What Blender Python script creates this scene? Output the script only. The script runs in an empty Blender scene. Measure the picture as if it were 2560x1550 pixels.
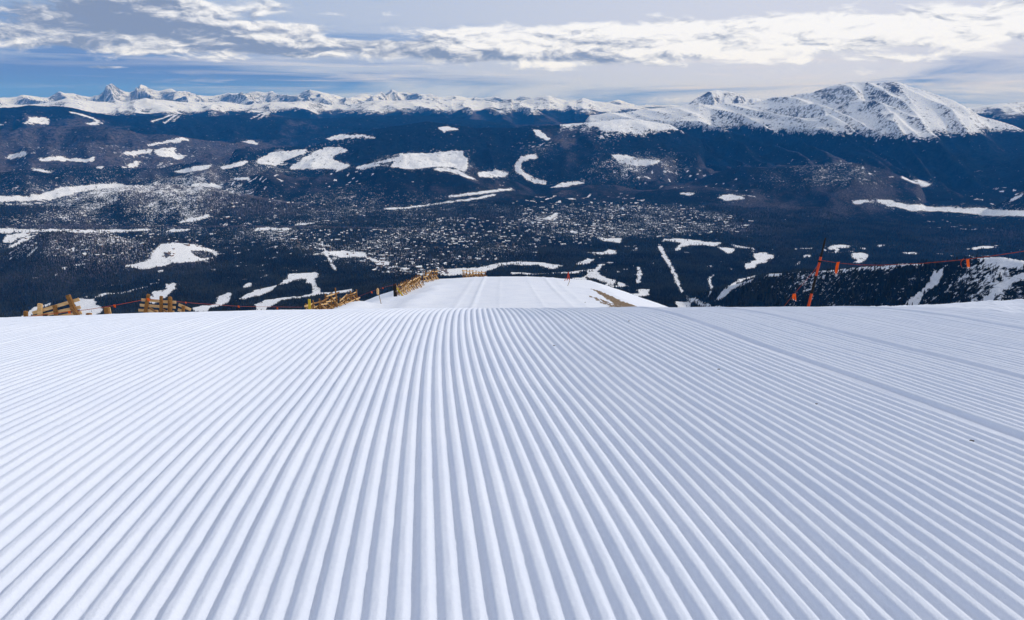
import bpy, math, random
import numpy as np
from mathutils import Vector, Matrix

S = bpy.context.scene
COL = S.collection
rng = np.random.default_rng(7)
random.seed(7)

# ------------------------------------------------------------------ camera, world, sun, exposure
F = 1707.0                      # focal length in photograph pixels (2560 wide)
PITCH = math.radians(17.1)
CP, SP = math.cos(PITCH), math.sin(PITCH)
cam = bpy.data.cameras.new('camera')
camo = bpy.data.objects.new('camera', cam); COL.objects.link(camo)
camo.location = (0, 0, 0)
camo.rotation_euler = (math.pi/2 - PITCH, 0, 0)
cam.sensor_width = 36.0
cam.lens = 36.0*F/2560.0
cam.clip_start = 0.05
cam.clip_end = 120000
S.camera = camo

SUN_EL, SUN_AZ = 34.0, 76.0      # azimuth clockwise from the view direction (to the right)
EXPO = -0.02
SKY_STR = 0.15
SUN_STR = 1.8

S.view_settings.view_transform = 'Standard'
S.view_settings.look = 'None'
S.view_settings.exposure = EXPO
S.view_settings.gamma = 1
S.cycles.use_denoising = True
S.cycles.volume_bounces = 1
S.cycles.max_bounces = 6
S.cycles.diffuse_bounces = 3
S.cycles.volume_max_steps = 64

sun = bpy.data.lights.new('sun', 'SUN')
sun.energy = SUN_STR
sun.angle = math.radians(0.53)
sun.color = (1.0, 0.955, 0.89)
suno = bpy.data.objects.new('sun', sun); COL.objects.link(suno)
sd = Vector((math.sin(math.radians(SUN_AZ))*math.cos(math.radians(SUN_EL)),
             math.cos(math.radians(SUN_AZ))*math.cos(math.radians(SUN_EL)),
             math.sin(math.radians(SUN_EL))))
suno.rotation_euler = sd.to_track_quat('Z', 'Y').to_euler()
suno.location = (30, 0, 40)


class NT:
    """tiny helper to write node trees as expressions"""
    def __init__(self, tree):
        self.t = tree; self.n = tree.nodes; self.l = tree.links
    def node(self, typ, **kw):
        n = self.n.new(typ)
        for k, v in kw.items(): setattr(n, k, v)
        return n
    def put(self, sock, val):
        if isinstance(val, bpy.types.NodeSocket): self.l.new(val, sock)
        else:
            try: sock.default_value = val
            except Exception: sock.default_value = (*val, 1.0)
    def m(self, op, a, b=None, c=None, clamp=False):
        n = self.node('ShaderNodeMath', operation=op, use_clamp=clamp)
        self.put(n.inputs[0], a)
        if b is not None: self.put(n.inputs[1], b)
        if c is not None: self.put(n.inputs[2], c)
        return n.outputs[0]
    def add(self, a, b): return self.m('ADD', a, b)
    def sub(self, a, b): return self.m('SUBTRACT', a, b)
    def mul(self, a, b): return self.m('MULTIPLY', a, b)
    def xyz(self, x, y, z):
        n = self.node('ShaderNodeCombineXYZ')
        for i, v in enumerate((x, y, z)): self.put(n.inputs[i], v)
        return n.outputs[0]
    def smooth(self, v, a, b, lo=0.0, hi=1.0):
        n = self.node('ShaderNodeMapRange', interpolation_type='SMOOTHSTEP')
        self.put(n.inputs['Value'], v)
        n.inputs['From Min'].default_value = a; n.inputs['From Max'].default_value = b
        n.inputs['To Min'].default_value = lo; n.inputs['To Max'].default_value = hi
        return n.outputs['Result']
    def noise(self, vec, scale=1.0, detail=4.0, rough=0.5, dist=0.0, col=False):
        n = self.node('ShaderNodeTexNoise')
        self.put(n.inputs['Vector'], vec)
        n.inputs['Scale'].default_value = scale; n.inputs['Detail'].default_value = detail
        n.inputs['Roughness'].default_value = rough; n.inputs['Distortion'].default_value = dist
        return n.outputs['Color' if col else 'Fac']
    def mix(self, f, a, b, typ='MIX'):
        n = self.node('ShaderNodeMix', data_type='RGBA', blend_type=typ)
        self.put(n.inputs[0], f)
        for s, v in ((n.inputs[6], a), (n.inputs[7], b)):
            if isinstance(v, bpy.types.NodeSocket): self.l.new(v, s)
            else: s.default_value = (*v, 1.0)
        return n.outputs[2]


def build_world():
    w = bpy.data.worlds.new('World'); S.world = w; w.use_nodes = True
    t = NT(w.node_tree); t.n.clear()
    sky = t.node('ShaderNodeTexSky', sky_type='NISHITA')
    sky.sun_disc = False
    sky.sun_elevation = math.radians(SUN_EL)
    sky.sun_rotation = math.radians(SUN_AZ)
    sky.altitude = 3800; sky.air_density = 1.0; sky.dust_density = 0.6; sky.ozone_density = 1.5
    g = t.node('ShaderNodeTexCoord').outputs['Generated']
    s = t.node('ShaderNodeSeparateXYZ'); t.l.new(g, s.inputs[0])
    x, y, z = s.outputs
    az = t.mul(t.m('ARCTAN2', x, y), 57.29578)
    el = t.mul(t.m('ARCSINE', z), 57.29578)
    # cloud space: wide flat clouds low on the sky
    def gauss(ca, ce, ra, re, amp):
        da = t.mul(t.sub(az, ca), 1.0/ra); de = t.mul(t.sub(el, ce), 1.0/re)
        d2 = t.add(t.mul(da, da), t.mul(de, de))
        return t.mul(t.m('EXPONENT', t.mul(d2, -1.0)), amp)
    def total(terms):
        q = None
        for a in terms:
            w_ = gauss(*a); q = w_ if q is None else t.add(q, w_)
        return q
    elw = t.m('MAXIMUM', el, -1.0)
    pv = t.xyz(t.mul(az, 0.17), t.mul(elw, 0.50), 1.9)
    wn = t.noise(pv, 1.3, 3, 0.5, col=True)
    wv = t.node('ShaderNodeVectorMath', operation='MULTIPLY_ADD')
    t.l.new(wn, wv.inputs[0]); wv.inputs[1].default_value = (0.7, 0.6, 0); t.l.new(pv, wv.inputs[2])
    P = wv.outputs[0]
    up = t.node('ShaderNodeVectorMath', operation='ADD')
    t.l.new(P, up.inputs[0]); up.inputs[1].default_value = (0.05, 0.13, 0)
    n0 = t.noise(P, 1.5, 10, 0.60)
    n1 = t.noise(up.outputs[0], 1.5, 10, 0.60)
    nb = t.noise(P, 0.9, 4, 0.5)
    # the banks of cloud of that day: (azimuth, elevation, half width, half height, strength)
    mask = total([(-25, 5.3, 11, 1.7, .44), (-28, 3.7, 14, .6, .28), (-12, 4.2, 9, .9, .25), (-3, 3.9, 9, 1.1, .30),
                  (8, 4.5, 8, 1.0, .34), (20, 4.6, 12, 1.1, .50), (36, 4.7, 12, 1.2, .46), (2, 3.1, 7, .55, .16),
                  (16, 3.3, 6, .5, .14), (29, 2.8, 7, .3, .16), (16.5, 1.75, 2.2, .20, .17), (25.5, 1.9, 1.6, .2, .16), (-29.5, 2.15, 1.6, .15, .40),
                  (-11, 4.6, 3.4, .38, -.50), (-14, 5.75, 6, .3, -.22), (33, 2.75, 2.0, .22, -.34),
                  (-30, 1.5, 16, .9, -.30), (0, 1.0, 60, .75, -.18), (8, 6.9, 22, .8, -.20), (-36, 6.6, 4, .8, -.12)])
    mask = t.add(mask, t.smooth(el, 9.0, 16.0, 0.0, 0.18))  # unseen cloud above the view, added to lift the ambient light
    dens = t.add(n0, mask)
    alpha = t.smooth(dens, 0.56, 0.76)
    lit = t.add(0.62, t.mul(t.sub(n0, n1), 3.6))
    lit = t.add(lit, t.mul(t.sub(nb, 0.5), 1.5))
    lit = t.add(lit, t.mul(t.sub(t.noise(P, 3.4, 6, .6), 0.5), 1.0))
    lit = t.add(lit, t.smooth(az, -34, 24, -0.16, 0.34))
    lit = t.add(lit, total([(-29, 6.0, 4.5, 1.1, -.55), (-25, 4.9, 10, .40, -.34), (-21, 6.1, 5, .9, .22), (-16, 3.6, 12, .25, -.40), (-17, 6.2, 5, .7, .18), (4, 3.05, 7, .26, -.55), (-4, 3.4, 5, .35, -.25),
                            (-32, 3.6, 10, .35, .22), (-14, 5.2, 6, .6, .14), (12, 5.1, 16, .35, .25), (33, 2.9, 6, .2, .2), (17, 2.6, 5, .3, .1)]))
    lit = t.smooth(lit, 0.05, 1.05)
    ccol = t.mix(lit, (0.24, 0.31, 0.47), (0.95, 0.96, 1.0))
    # high thin veil with long streaks
    vv = t.xyz(t.mul(az, 0.04), t.mul(elw, 0.42), 3.3)
    vn = t.noise(vv, 1.4, 8, 0.6, 0.6)
    veilmask = t.add(t.smooth(el, 0.8, 7.2, -0.04, 0.24), t.smooth(az, -36, 6, -0.12, 0.16))
    veilmask = t.add(veilmask, t.add(gauss(6, 1.2, 22, 1.6, .13), gauss(34, 2.6, 14, 1.3, .07)))
    veil = t.mul(t.smooth(t.add(vn, veilmask), 0.42, 0.74, 0.0, 0.95), t.smooth(el, 11.0, 26.0, 1.0, 0.15))
    vcol = t.mix(t.smooth(az, -36, 30), (0.40, 0.50, 0.70), (0.68, 0.71, 0.83))
    # thin horizontal streaks near the horizon
    sv = t.xyz(t.mul(az, 0.06), t.mul(elw, 1.3), 8.1)
    sn = t.noise(sv, 1.3, 8, 0.6, 1.1)
    streak = t.mul(t.mul(t.smooth(sn, 0.50, 0.72), t.smooth(az, -38, -6, 0.15, 1.0)), t.mul(t.smooth(el, 0.3, 0.9), t.smooth(el, 4.5, 2.6, 0.0, 0.75)))
    sc_ = t.node('ShaderNodeVectorMath', operation='SCALE')
    t.l.new(sky.outputs[0], sc_.inputs[0]); sc_.inputs['Scale'].default_value = SKY_STR
    low = t.smooth(el, 12.0, 2.0)
    clear = t.mix(low, sc_.outputs[0], (0.135, 0.25, 0.54))
    c = t.mix(veil, clear, vcol)
    c = t.mix(streak, c, (0.70, 0.70, 0.79))
    c = t.mix(alpha, c, ccol)
    c = t.mix(t.smooth(z, -0.02, -0.05), c, (0.4, 0.47, 0.6))
    bg = t.node('ShaderNodeBackground'); t.l.new(c, bg.inputs[0]); bg.inputs[1].default_value = 1.0
    out = t.node('ShaderNodeOutputWorld'); t.l.new(bg.outputs[0], out.inputs[0])
    w.cycles.sampling_method = 'MANUAL'; w.cycles.sample_map_resolution = 512
build_world()

# ------------------------------------------------------------------ helpers
def tag(o, label=None, cat=None, group=None, kind=None):
    if label: o['label'] = label
    if cat: o['category'] = cat
    if group: o['group'] = group
    if kind: o['kind'] = kind
    return o

def mesh_np(name, co, faces, mats, parent=None, smooth=True, attrs=None, loc=None):
    """co (n,3), faces (m,k) array of one face size"""
    me = bpy.data.meshes.new(name)
    co = np.ascontiguousarray(co, dtype=np.float32); faces = np.ascontiguousarray(faces, dtype=np.int32)
    k = faces.shape[1]
    me.vertices.add(len(co)); me.vertices.foreach_set('co', co.ravel())
    me.loops.add(faces.size); me.loops.foreach_set('vertex_index', faces.ravel())
    me.polygons.add(len(faces))
    me.polygons.foreach_set('loop_start', np.arange(0, faces.size, k, dtype=np.int32))
    me.polygons.foreach_set('use_smooth', np.full(len(faces), smooth, dtype=bool))
    for a, v in (attrs or {}).items():
        at = me.attributes.new(a, 'FLOAT', 'POINT'); at.data.foreach_set('value', np.ascontiguousarray(v, dtype=np.float32).ravel())
    me.update(calc_edges=True)
    for m_ in (mats if isinstance(mats, (list, tuple)) else [mats]): me.materials.append(m_)
    o = bpy.data.objects.new(name, me); COL.objects.link(o)
    if parent: o.parent = parent
    if loc is not None: o.location = loc
    return o

def grid_faces(nr, nc):
    i = np.arange(nr-1)[:, None]*nc + np.arange(nc-1)[None, :]
    return np.stack([i, i+1, i+nc+1, i+nc], -1).reshape(-1, 4)

class MB:
    """mixed geometry collector"""
    def __init__(self): self.v = []; self.f = []
    def box(self, c, sx, sy, sz, R=None):
        b = len(self.v)
        for dx, dy, dz in ((-1,-1,-1),(1,-1,-1),(1,1,-1),(-1,1,-1),(-1,-1,1),(1,-1,1),(1,1,1),(-1,1,1)):
            p = Vector((dx*sx/2, dy*sy/2, dz*sz/2))
            if R is not None: p = R @ p
            self.v.append(tuple(Vector(c)+p))
        for q in ((0,3,2,1),(4,5,6,7),(0,1,5,4),(1,2,6,5),(2,3,7,6),(3,0,4,7)): self.f.append(tuple(b+i for i in q))
        return self
    def beam(self, a, b_, w, d, up=(0,1,0)):
        """board from a to b: width w (in the plane), thickness d"""
        a = Vector(a); b_ = Vector(b_); ax = (b_-a); L = ax.length; ax.normalize()
        n = Vector(up); n = (n - ax*n.dot(ax)); n.normalize(); t = ax.cross(n)
        R = Matrix((ax, t, n)).transposed()
        return self.box((a+b_)/2, L, w, d, R)
    def tube(self, pts, r, n=8, cap=True):
        pts = [Vector(p) for p in pts]; base = len(self.v)
        rr = r if hasattr(r, '__len__') else [r]*len(pts)
        for i, p in enumerate(pts):
            d = (pts[min(i+1, len(pts)-1)] - pts[max(i-1, 0)]).normalized()
            u = d.cross(Vector((0.13, 0.9, 0.41))).normalized(); w_ = d.cross(u)
            for k in range(n):
                a = 2*math.pi*k/n
                self.v.append(tuple(p + (u*math.cos(a)+w_*math.sin(a))*rr[i]))
        for i in range(len(pts)-1):
            for k in range(n):
                a = base+i*n+k; b = base+i*n+(k+1) % n
                self.f.append((a, b, b+n, a+n))
        if cap:
            self.f.append(tuple(base+k for k in range(n))[::-1])
            self.f.append(tuple(base+(len(pts)-1)*n+k for k in range(n)))
        return self
    def build(self, name, mat, parent=None, bevel=0, smooth=False):
        me = bpy.data.meshes.new(name); me.from_pydata(self.v, [], self.f); me.update()
        me.materials.append(mat)
        if smooth:
            for p in me.polygons: p.use_smooth = True
        o = bpy.data.objects.new(name, me); COL.objects.link(o)
        if parent: o.parent = parent
        if bevel:
            b = o.modifiers.new('bevel', 'BEVEL'); b.width = bevel; b.segments = 2
        return o

def empty(name, loc=(0, 0, 0)):
    o = bpy.data.objects.new(name, None); COL.objects.link(o); o.location = loc; o.empty_display_size = .3
    return o

def copy_tree(o):
    c = o.copy(); COL.objects.link(c)
    for ch in o.children:
        d = ch.copy(); COL.objects.link(d); d.parent = c
    return c

# --- gradient noise in numpy
_perm = rng.permutation(512).astype(np.int32)
_ga = rng.random(512)*2*np.pi
_gx = np.cos(_ga).astype(np.float32); _gy = np.sin(_ga).astype(np.float32)
def pnoise(x, y):
    xf = np.floor(x); yf = np.floor(y)
    xi = xf.astype(np.int64) & 511; yi = yf.astype(np.int64) & 511
    fx = (x-xf).astype(np.float32); fy = (y-yf).astype(np.float32)
    u = fx*fx*fx*(fx*(fx*6-15)+10); v = fy*fy*fy*(fy*(fy*6-15)+10)
    x1 = (xi+1) & 511; y1 = (yi+1) & 511
    def g(a, b, dx, dy):
        h = _perm[(_perm[a]+b) & 511]
        return _gx[h]*dx + _gy[h]*dy
    n00 = g(xi, yi, fx, fy); n10 = g(x1, yi, fx-1, fy); n01 = g(xi, y1, fx, fy-1); n11 = g(x1, y1, fx-1, fy-1)
    a = n00+u*(n10-n00); b = n01+u*(n11-n01)
    return (a+v*(b-a))*1.5
def fbm(x, y, oc=5, gain=.5, lac=2.03):
    s = 0; a = 1.0; t = 0
    for i in range(oc):
        s = s + a*pnoise(x+17.3*i, y-9.1*i); t += a; a *= gain; x = x*lac; y = y*lac
    return s/t
def ridged(x, y, oc=5, gain=.5, lac=2.07):
    s = 0; a = 1.0; t = 0
    for i in range(oc):
        s = s + a*(1-np.abs(pnoise(x+31.7*i, y+11.9*i))*1.6); t += a; a *= gain; x = x*lac; y = y*lac
    return s/t
def sstep(x, a, b):
    t = np.clip((x-a)/(b-a), 0, 1); return t*t*(3-2*t)

def ray(u, v):
    xc = (u-1280.0)/F; yi = (775.0-v)/F
    return xc, CP+yi*SP, -SP+yi*CP
def at_depth(u, v, Y):
    """point on the sight line of photo pixel (u,v) at world distance Y ahead"""
    a, b, c = ray(u, v); k = Y/b
    return Vector((a*k, Y, c*k))
def project(X, Y, Z):
    d = Y*CP - Z*SP; d = np.maximum(d, 1e-3)
    return 1280+F*X/d, 775-F*(Y*SP+Z*CP)/d

def principled(name, col=(.5, .5, .5), rough=.6, spec=.3):
    m_ = bpy.data.materials.new(name); m_.use_nodes = True
    b = m_.node_tree.nodes['Principled BSDF']
    b.inputs['Base Color'].default_value = (*col, 1); b.inputs['Roughness'].default_value = rough
    b.inputs['Specular IOR Level'].default_value = spec
    return m_, NT(m_.node_tree), b

# ------------------------------------------------------------------ materials
def mat_near_snow():
    m_, t, b = principled('groomed_snow', (.88, .90, .94), .55, .25)
    co = t.node('ShaderNodeTexCoord').outputs['Object']
    n1 = t.noise(co, 170, 4, .65); n2 = t.noise(co, 900, 2, .6); n3 = t.noise(co, 2.2, 4, .55)
    c = t.mix(t.smooth(n3, .3, .7), (.79, .835, .925), (.84, .875, .95))
    c = t.mix(t.smooth(n2, .35, .65, 0, .18), c, (.71, .75, .85))
    t.l.new(c, b.inputs['Base Color'])
    n7 = t.noise(co, 75, 6, .8)
    c = t.mix(t.smooth(n7, .36, .64, .22, 0), c, (.64, .69, .81))
    t.l.new(c, b.inputs['Base Color'])
    h = t.add(t.mul(n1, .7), t.mul(n2, .3))
    bp = t.node('ShaderNodeBump'); bp.inputs['Strength'].default_value = .6; bp.inputs['Distance'].default_value = .004
    t.l.new(h, bp.inputs['Height']); t.l.new(bp.outputs[0], b.inputs['Normal'])
    return m_
def mat_slope_snow():
    m_, t, b = principled('piste_snow', (.9, .91, .94), .6, .2)
    co = t.node('ShaderNodeTexCoord').outputs['Object']
    at = t.node('ShaderNodeAttribute'); at.attribute_name = 'grass'
    n3 = t.noise(co, .35, 5, .6); n4 = t.noise(co, 2.5, 5, .65)
    c = t.mix(t.smooth(n3, .3, .7), (.79, .82, .89), (.86, .88, .93))
    n5 = t.noise(co, 9.0, 3, .6)
    mpn = t.node('ShaderNodeMapping'); t.l.new(co, mpn.inputs[0]); mpn.inputs['Scale'].default_value = (1.6, .35, 1.0); mpn.inputs['Rotation'].default_value = (0, 0, .35)
    n6 = t.noise(mpn.outputs[0], 1.0, 5, .65)
    gcol = t.mix(t.smooth(n5, .38, .62), (.035, .024, .014), (.33, .20, .085))
    f = t.smooth(t.add(at.outputs['Fac'], t.mul(t.sub(n6, .52), 2.6)), .46, .56)
    c = t.mix(f, c, gcol)
    t.l.new(c, b.inputs['Base Color'])
    bp = t.node('ShaderNodeBump'); bp.inputs['Strength'].default_value = .35; bp.inputs['Distance'].default_value = .12
    t.l.new(n4, bp.inputs['Height']); t.l.new(bp.outputs[0], b.inputs['Normal'])
    return m_
def mat_terrain(near=True):
    m_, t, b = principled('valley_floor' if near else 'mountain_side', (.5, .5, .5), 1.0, 0.0)
    co = t.node('ShaderNodeTexCoord').outputs['Object']
    op = t.node('ShaderNodeAttribute'); op.attribute_name = 'open'
    rk = t.node('ShaderNodeAttribute'); rk.attribute_name = 'rock_and_shade'
    br = t.node('ShaderNodeAttribute'); br.attribute_name = 'bare'
    s = 1/13.0 if near else 1/42.0
    n = t.noise(co, s, 5, .70); n2 = t.noise(co, s*.22, 3, .6)
    nn = t.smooth(t.add(t.mul(n, .75), t.mul(n2, .25)), .30, .70)
    f = t.m('MULTIPLY_ADD', t.sub(op.outputs['Fac'], nn), 4.5, .5, clamp=True)
    snow = t.mix(t.smooth(t.noise(co, s*1.5, 3, .6), .35, .65), (.74, .76, .81), (.86, .87, .90))
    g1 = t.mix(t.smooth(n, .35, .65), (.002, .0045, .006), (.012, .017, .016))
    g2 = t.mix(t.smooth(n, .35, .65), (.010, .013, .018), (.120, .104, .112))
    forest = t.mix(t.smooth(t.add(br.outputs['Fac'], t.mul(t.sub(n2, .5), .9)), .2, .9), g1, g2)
    rock_and_shade = t.mix(t.smooth(n2, .35, .65), (.055, .055, .06), (.17, .16, .15))
    c = t.mix(f, forest, snow)
    rf = t.m('MULTIPLY_ADD', t.sub(rk.outputs['Fac'], nn), 5.0, .5, clamp=True)
    c = t.mix(rf, c, rock_and_shade)
    t.l.new(c, b.inputs['Base Color'])
    bp = t.node('ShaderNodeBump'); bp.inputs['Strength'].default_value = .5; bp.inputs['Distance'].default_value = 6.0 if near else 3.0
    t.l.new(t.noise(co, s*1.2, 4, .6), bp.inputs['Height']); t.l.new(bp.outputs[0], b.inputs['Normal'])
    return m_
M_NEAR = mat_near_snow(); M_SLOPE = mat_slope_snow(); M_VAL = mat_terrain(True); M_MTN = mat_terrain(False)

def mat_wood(name, c1, c2, scale=3.0):
    m_, t, b = principled(name, c1, .75, .2)
    co = t.node('ShaderNodeTexCoord').outputs['Object']
    mp = t.node('ShaderNodeMapping'); t.l.new(co, mp.inputs[0]); mp.inputs['Scale'].default_value = (scale*.5, scale*3, scale*9)
    n = t.noise(mp.outputs[0], 1.5, 5, .6)
    c = t.mix(t.smooth(n, .3, .7), c1, c2)
    t.l.new(c, b.inputs['Base Color'])
    bp = t.node('ShaderNodeBump'); bp.inputs['Strength'].default_value = .3; bp.inputs['Distance'].default_value = .02
    t.l.new(n, bp.inputs['Height']); t.l.new(bp.outputs[0], b.inputs['Normal'])
    return m_
M_BOARD = mat_wood('pine_board', (.46, .25, .08), (.80, .56, .30))
M_POST = mat_wood('brown_post', (.13, .058, .016), (.33, .16, .05))
M_YELLOW = mat_wood('yellow_paint', (.55, .38, .02), (.70, .50, .05))
M_BLACK = mat_wood('black_padding', (.008, .008, .010), (.02, .02, .024))

def inpoly(pts, u, v):
    pts = np.array(pts, float)
    bb = (u > pts[:, 0].min()) & (u < pts[:, 0].max()) & (v > pts[:, 1].min()) & (v < pts[:, 1].max())
    idx = np.nonzero(bb.ravel())[0]
    uu = u.ravel()[idx]; vv = v.ravel()[idx]; c = np.zeros(len(idx), bool)
    n = len(pts)
    for i in range(n):
        x1, y1 = pts[i]; x2, y2 = pts[(i+1) % n]
        if y1 == y2: continue
        c ^= ((y1 > vv) != (y2 > vv)) & (uu < (x2-x1)*(vv-y1)/(y2-y1)+x1)
    return idx[c]
# ------------------------------------------------------------------ ground: the run underfoot and the ridge it follows
_py = np.array([-60, -6, 0.0, .88, 1.5, 2.0, 4.0, 5.54, 8, 45, 90, 155, 172, 210, 460], float)
_ps = np.array([.06, .06, .07, .09, .16, .185, .19, .305, .335, .342, .201, .184, .36, .46, .46], float)
_yy = np.linspace(-60, 460, 26001)
_ss = np.interp(_yy, _py, _ps)
_zz = -np.concatenate([[0], np.cumsum((_ss[1:]+_ss[:-1])/2*(_yy[1]-_yy[0]))])
_zz = _zz - np.interp(.88, _yy, _zz) - .775
_cp = np.array([-60, 1.5, 3.0, 3.9, 5.6, 12, 460.]); _cs = np.array([-.13, -.13, -.10, -.075, -.035, 0, 0])
_cc = np.interp(_yy, _cp, _cs); _cc = np.concatenate([[0], np.cumsum((_cc[1:]+_cc[:-1])/2*(_yy[1]-_yy[0]))])
_cc = _cc - np.interp(0, _yy, _cc)
def rib_shift(y): return np.interp(y, _yy, _cc)
def ridge_z(x, y):
    z = np.interp(y, _yy, _zz)
    nearw = 1-sstep(y, 10, 40)
    lat = np.where(x < 0, -.0048*x*x, .0010*x*x)*sstep(y, 1.0, 5.0)
    lat = lat + .045*np.maximum(x-3.7, 0)*sstep(y, 2.8, 5.0)
    z = z + np.clip(lat, -.7, .25)*nearw
    w = sstep(y, 12, 60)
    th = np.where(x < 0, np.interp(y, [60, 95, 112], [28, 26, 22]), 19.2)
    ax = np.abs(x)
    far = -np.where(x < 0, .0022, .0027)*np.minimum(ax, th)**2 - .36*np.maximum(ax-th, 0)
    z = z + w*far + 1.3*np.exp(-((x+23)/3.6)**2)*sstep(y, 66, 76)*sstep(y, 106, 96)
    e = sstep(y, 14, 60)*0
    return z + e
def snow_rough(x, y):
    return .012*fbm(x*1.7, y*1.7, 4)

def build_ridge():
    # groomed corduroy: every rib is real relief
    P = .04
    nper = 14
    U = np.arange(-6.2, 6.6, P/nper)
    ys = np.concatenate([np.linspace(-.6, .6, 8)[:-1], np.geomspace(.6, 7.2, 165)])
    UU, YY = np.meshgrid(U, ys)
    X = UU + rib_shift(YY)
    ph = UU/P
    k = np.floor(ph); fr = ph-k
    w = sstep(fr, .01, .29)*(1-sstep(fr, .58, .95))*(.94+.06*np.sin(np.pi*np.clip((fr-.2)/.5, 0, 1)))
    rs = np.random.default_rng(3).random(1024)
    ki = (k.astype(int)) & 1023
    amp = .0117*(.80+.30*rs[ki])
    amp = amp*(1+.16*fbm(UU*5, YY*.9, 3))
    rough = sstep(-UU, 3.5, 4.4)*sstep(YY, 3.4, 4.4) + sstep(UU, 3.55, 4.2)*sstep(YY, 3.2, 4.0)
    amp = amp*(1-.85*np.clip(rough, 0, 1))
    Z = ridge_z(X, YY) + amp*w
    # passes of the groomer: seams and slight level steps between panels
    for us, d in ((-3.0, .006), (-1.05, .0025), (.70, .004), (1.58, .010), (2.22, .012), (3.3, .010)):
        Z -= d*np.exp(-((UU-us-.012*np.sin(YY*2))/.022)**2)
        Z += .006*np.exp(-((UU-us-.05)/.03)**2)*(d > .008)
    Z += .0010*fbm(UU*30, YY*14, 4)*(.5+w) + .0012*np.clip(fbm(UU*60+3, YY*45, 2)-.28, 0, 1)*3 + .010*fbm(UU*.8, YY*.6, 3)
    Z += np.clip(rough, 0, 1)*(.035*fbm(UU*4.5, YY*4.5, 4)+.012*fbm(UU*16, YY*16, 3))
    o = mesh_np('ski_run', np.stack([X, YY, Z], -1).reshape(-1, 3), grid_faces(*UU.shape), M_NEAR)
    tag(o, 'freshly groomed white snow with fine parallel ridges running away from the camera', 'ski run', kind='structure')
    # the ridge the run follows, all round and beyond the first crest
    def axis(a, b, n, p=1.0): return np.linspace(a, b, n)
    xs = np.concatenate([np.linspace(-260, -40, 45)[:-1], np.linspace(-40, -8, 80)[:-1], np.linspace(-8, 8, 70)[:-1], np.linspace(8, 40, 80)[:-1], np.linspace(40, 260, 45)])
    ys = np.concatenate([np.linspace(-30, -2, 18)[:-1], np.linspace(-2, 12, 60)[:-1], np.linspace(12, 70, 120)[:-1], np.linspace(70, 180, 260)[:-1], np.linspace(180, 460, 60)])
    XX, YY = np.meshgrid(xs, ys)
    Z = ridge_z(XX, YY)
    inside = (XX > -6.1+rib_shift(YY)) & (XX < 6.5+rib_shift(YY)) & (YY > -.6) & (YY < 7.15)
    Z = Z - np.where(inside, .07, 0.0) - .02*(YY < 8)
    far = sstep(YY, 8, 40)
    piste = sstep(np.abs(XX+1), 15.5, 12.0)
    Z += far*(1-piste)*(.35*fbm(XX*.12, YY*.12, 5)+.06*fbm(XX*.8, YY*.8, 3))
    Z += far*.16*fbm(XX*.10, YY*.06, 3) + far*piste*.012*fbm(XX*2.2, YY*.5, 3)
    # groomer lanes: low ridges between passes
    for xl, a in ((-8.2, .10), (-5.8, .13), (-2.0, .04), (4.2, .05), (8.3, .12), (10.6, .09)):
        Z += far*piste*a*np.exp(-((XX-xl-.6*np.sin(YY*.03))/.35)**2)
    # left of the run: low windblown bank beside the fences
    Z += .5*np.exp(-((XX+15)/2.5)**2)*sstep(YY, 70, 85)*sstep(YY, 150, 130)
    gu, gv = project(XX, YY, Z)
    z5 = (1120, 660, 4.738)
    grass = np.zeros(XX.shape)
    for poly, val in (([(1690, 292), (1800, 318), (1900, 362), (2050, 436), (2200, 486), (2345, 545), (1990, 545), (1950, 465), (1850, 392)], 1.0),
                      ([(1625, 362), (1750, 392), (1900, 450), (2010, 530), (1900, 530), (1850, 480), (1740, 415)], .7), ([(2080, 480), (2345, 535), (2340, 560), (1950, 560)], 1.0)):
        ix = inpoly([(z5[0]+x/z5[2], z5[1]+y/z5[2]) for x, y in poly], gu, gv)
        ix = ix[YY.ravel()[ix] > 70]; grass.ravel()[ix] = val
    o = mesh_np('snow_ridge', np.stack([XX, YY, Z], -1).reshape(-1, 3), grid_faces(*XX.shape), M_SLOPE, attrs={'grass': grass})
    tag(o, 'smooth white ridge of snow dropping to the valley with brown grass on its right edge', 'slope', kind='structure')

build_ridge()
# ------------------------------------------------------------------ terrain beyond: polar sheet of real hills and mountains
NAZ = 1700
AZ = np.linspace(math.radians(-47), math.radians(47), NAZ)
RR = np.concatenate([np.linspace(330, 1300, 40)[:-1], np.linspace(1300, 2300, 90)[:-1], np.geomspace(2300, 6500, 500)[:-1],
                     np.geomspace(6500, 14500, 330)[:-1], np.geomspace(14500, 29500, 230)])
NR = len(RR)
A2, R2 = np.meshgrid(AZ, RR)
A2 = A2.astype(np.float32); R2 = R2.astype(np.float32)
X2 = (R2*np.sin(A2)); Y2 = (R2*np.cos(A2))

def crest(pts, off=(0, 0), sc=1.0):
    """photo outline -> (azimuth, tan elevation), sorted"""
    L = []
    for u, v in pts:
        u = off[0]+u/sc; v = off[1]+v/sc
        a, b, c = ray(u, v); L.append((math.atan2(a, b), c/math.hypot(a, b)))
    L.sort(); L = np.array(L)
    return L[:, 0], L[:, 1]
A_ = (0, 0, 1.925); B_ = (1280, 0, 1.925)
Z3 = (0, 380, 3.39); Z4 = (640, 380, 3.39); Z5 = (1280, 380, 3.39); Z6 = (1920, 380, 3.39)
def T(o, pts): return [(o[0]+x/o[2], o[1]+y/o[2]) for x, y in pts]

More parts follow.
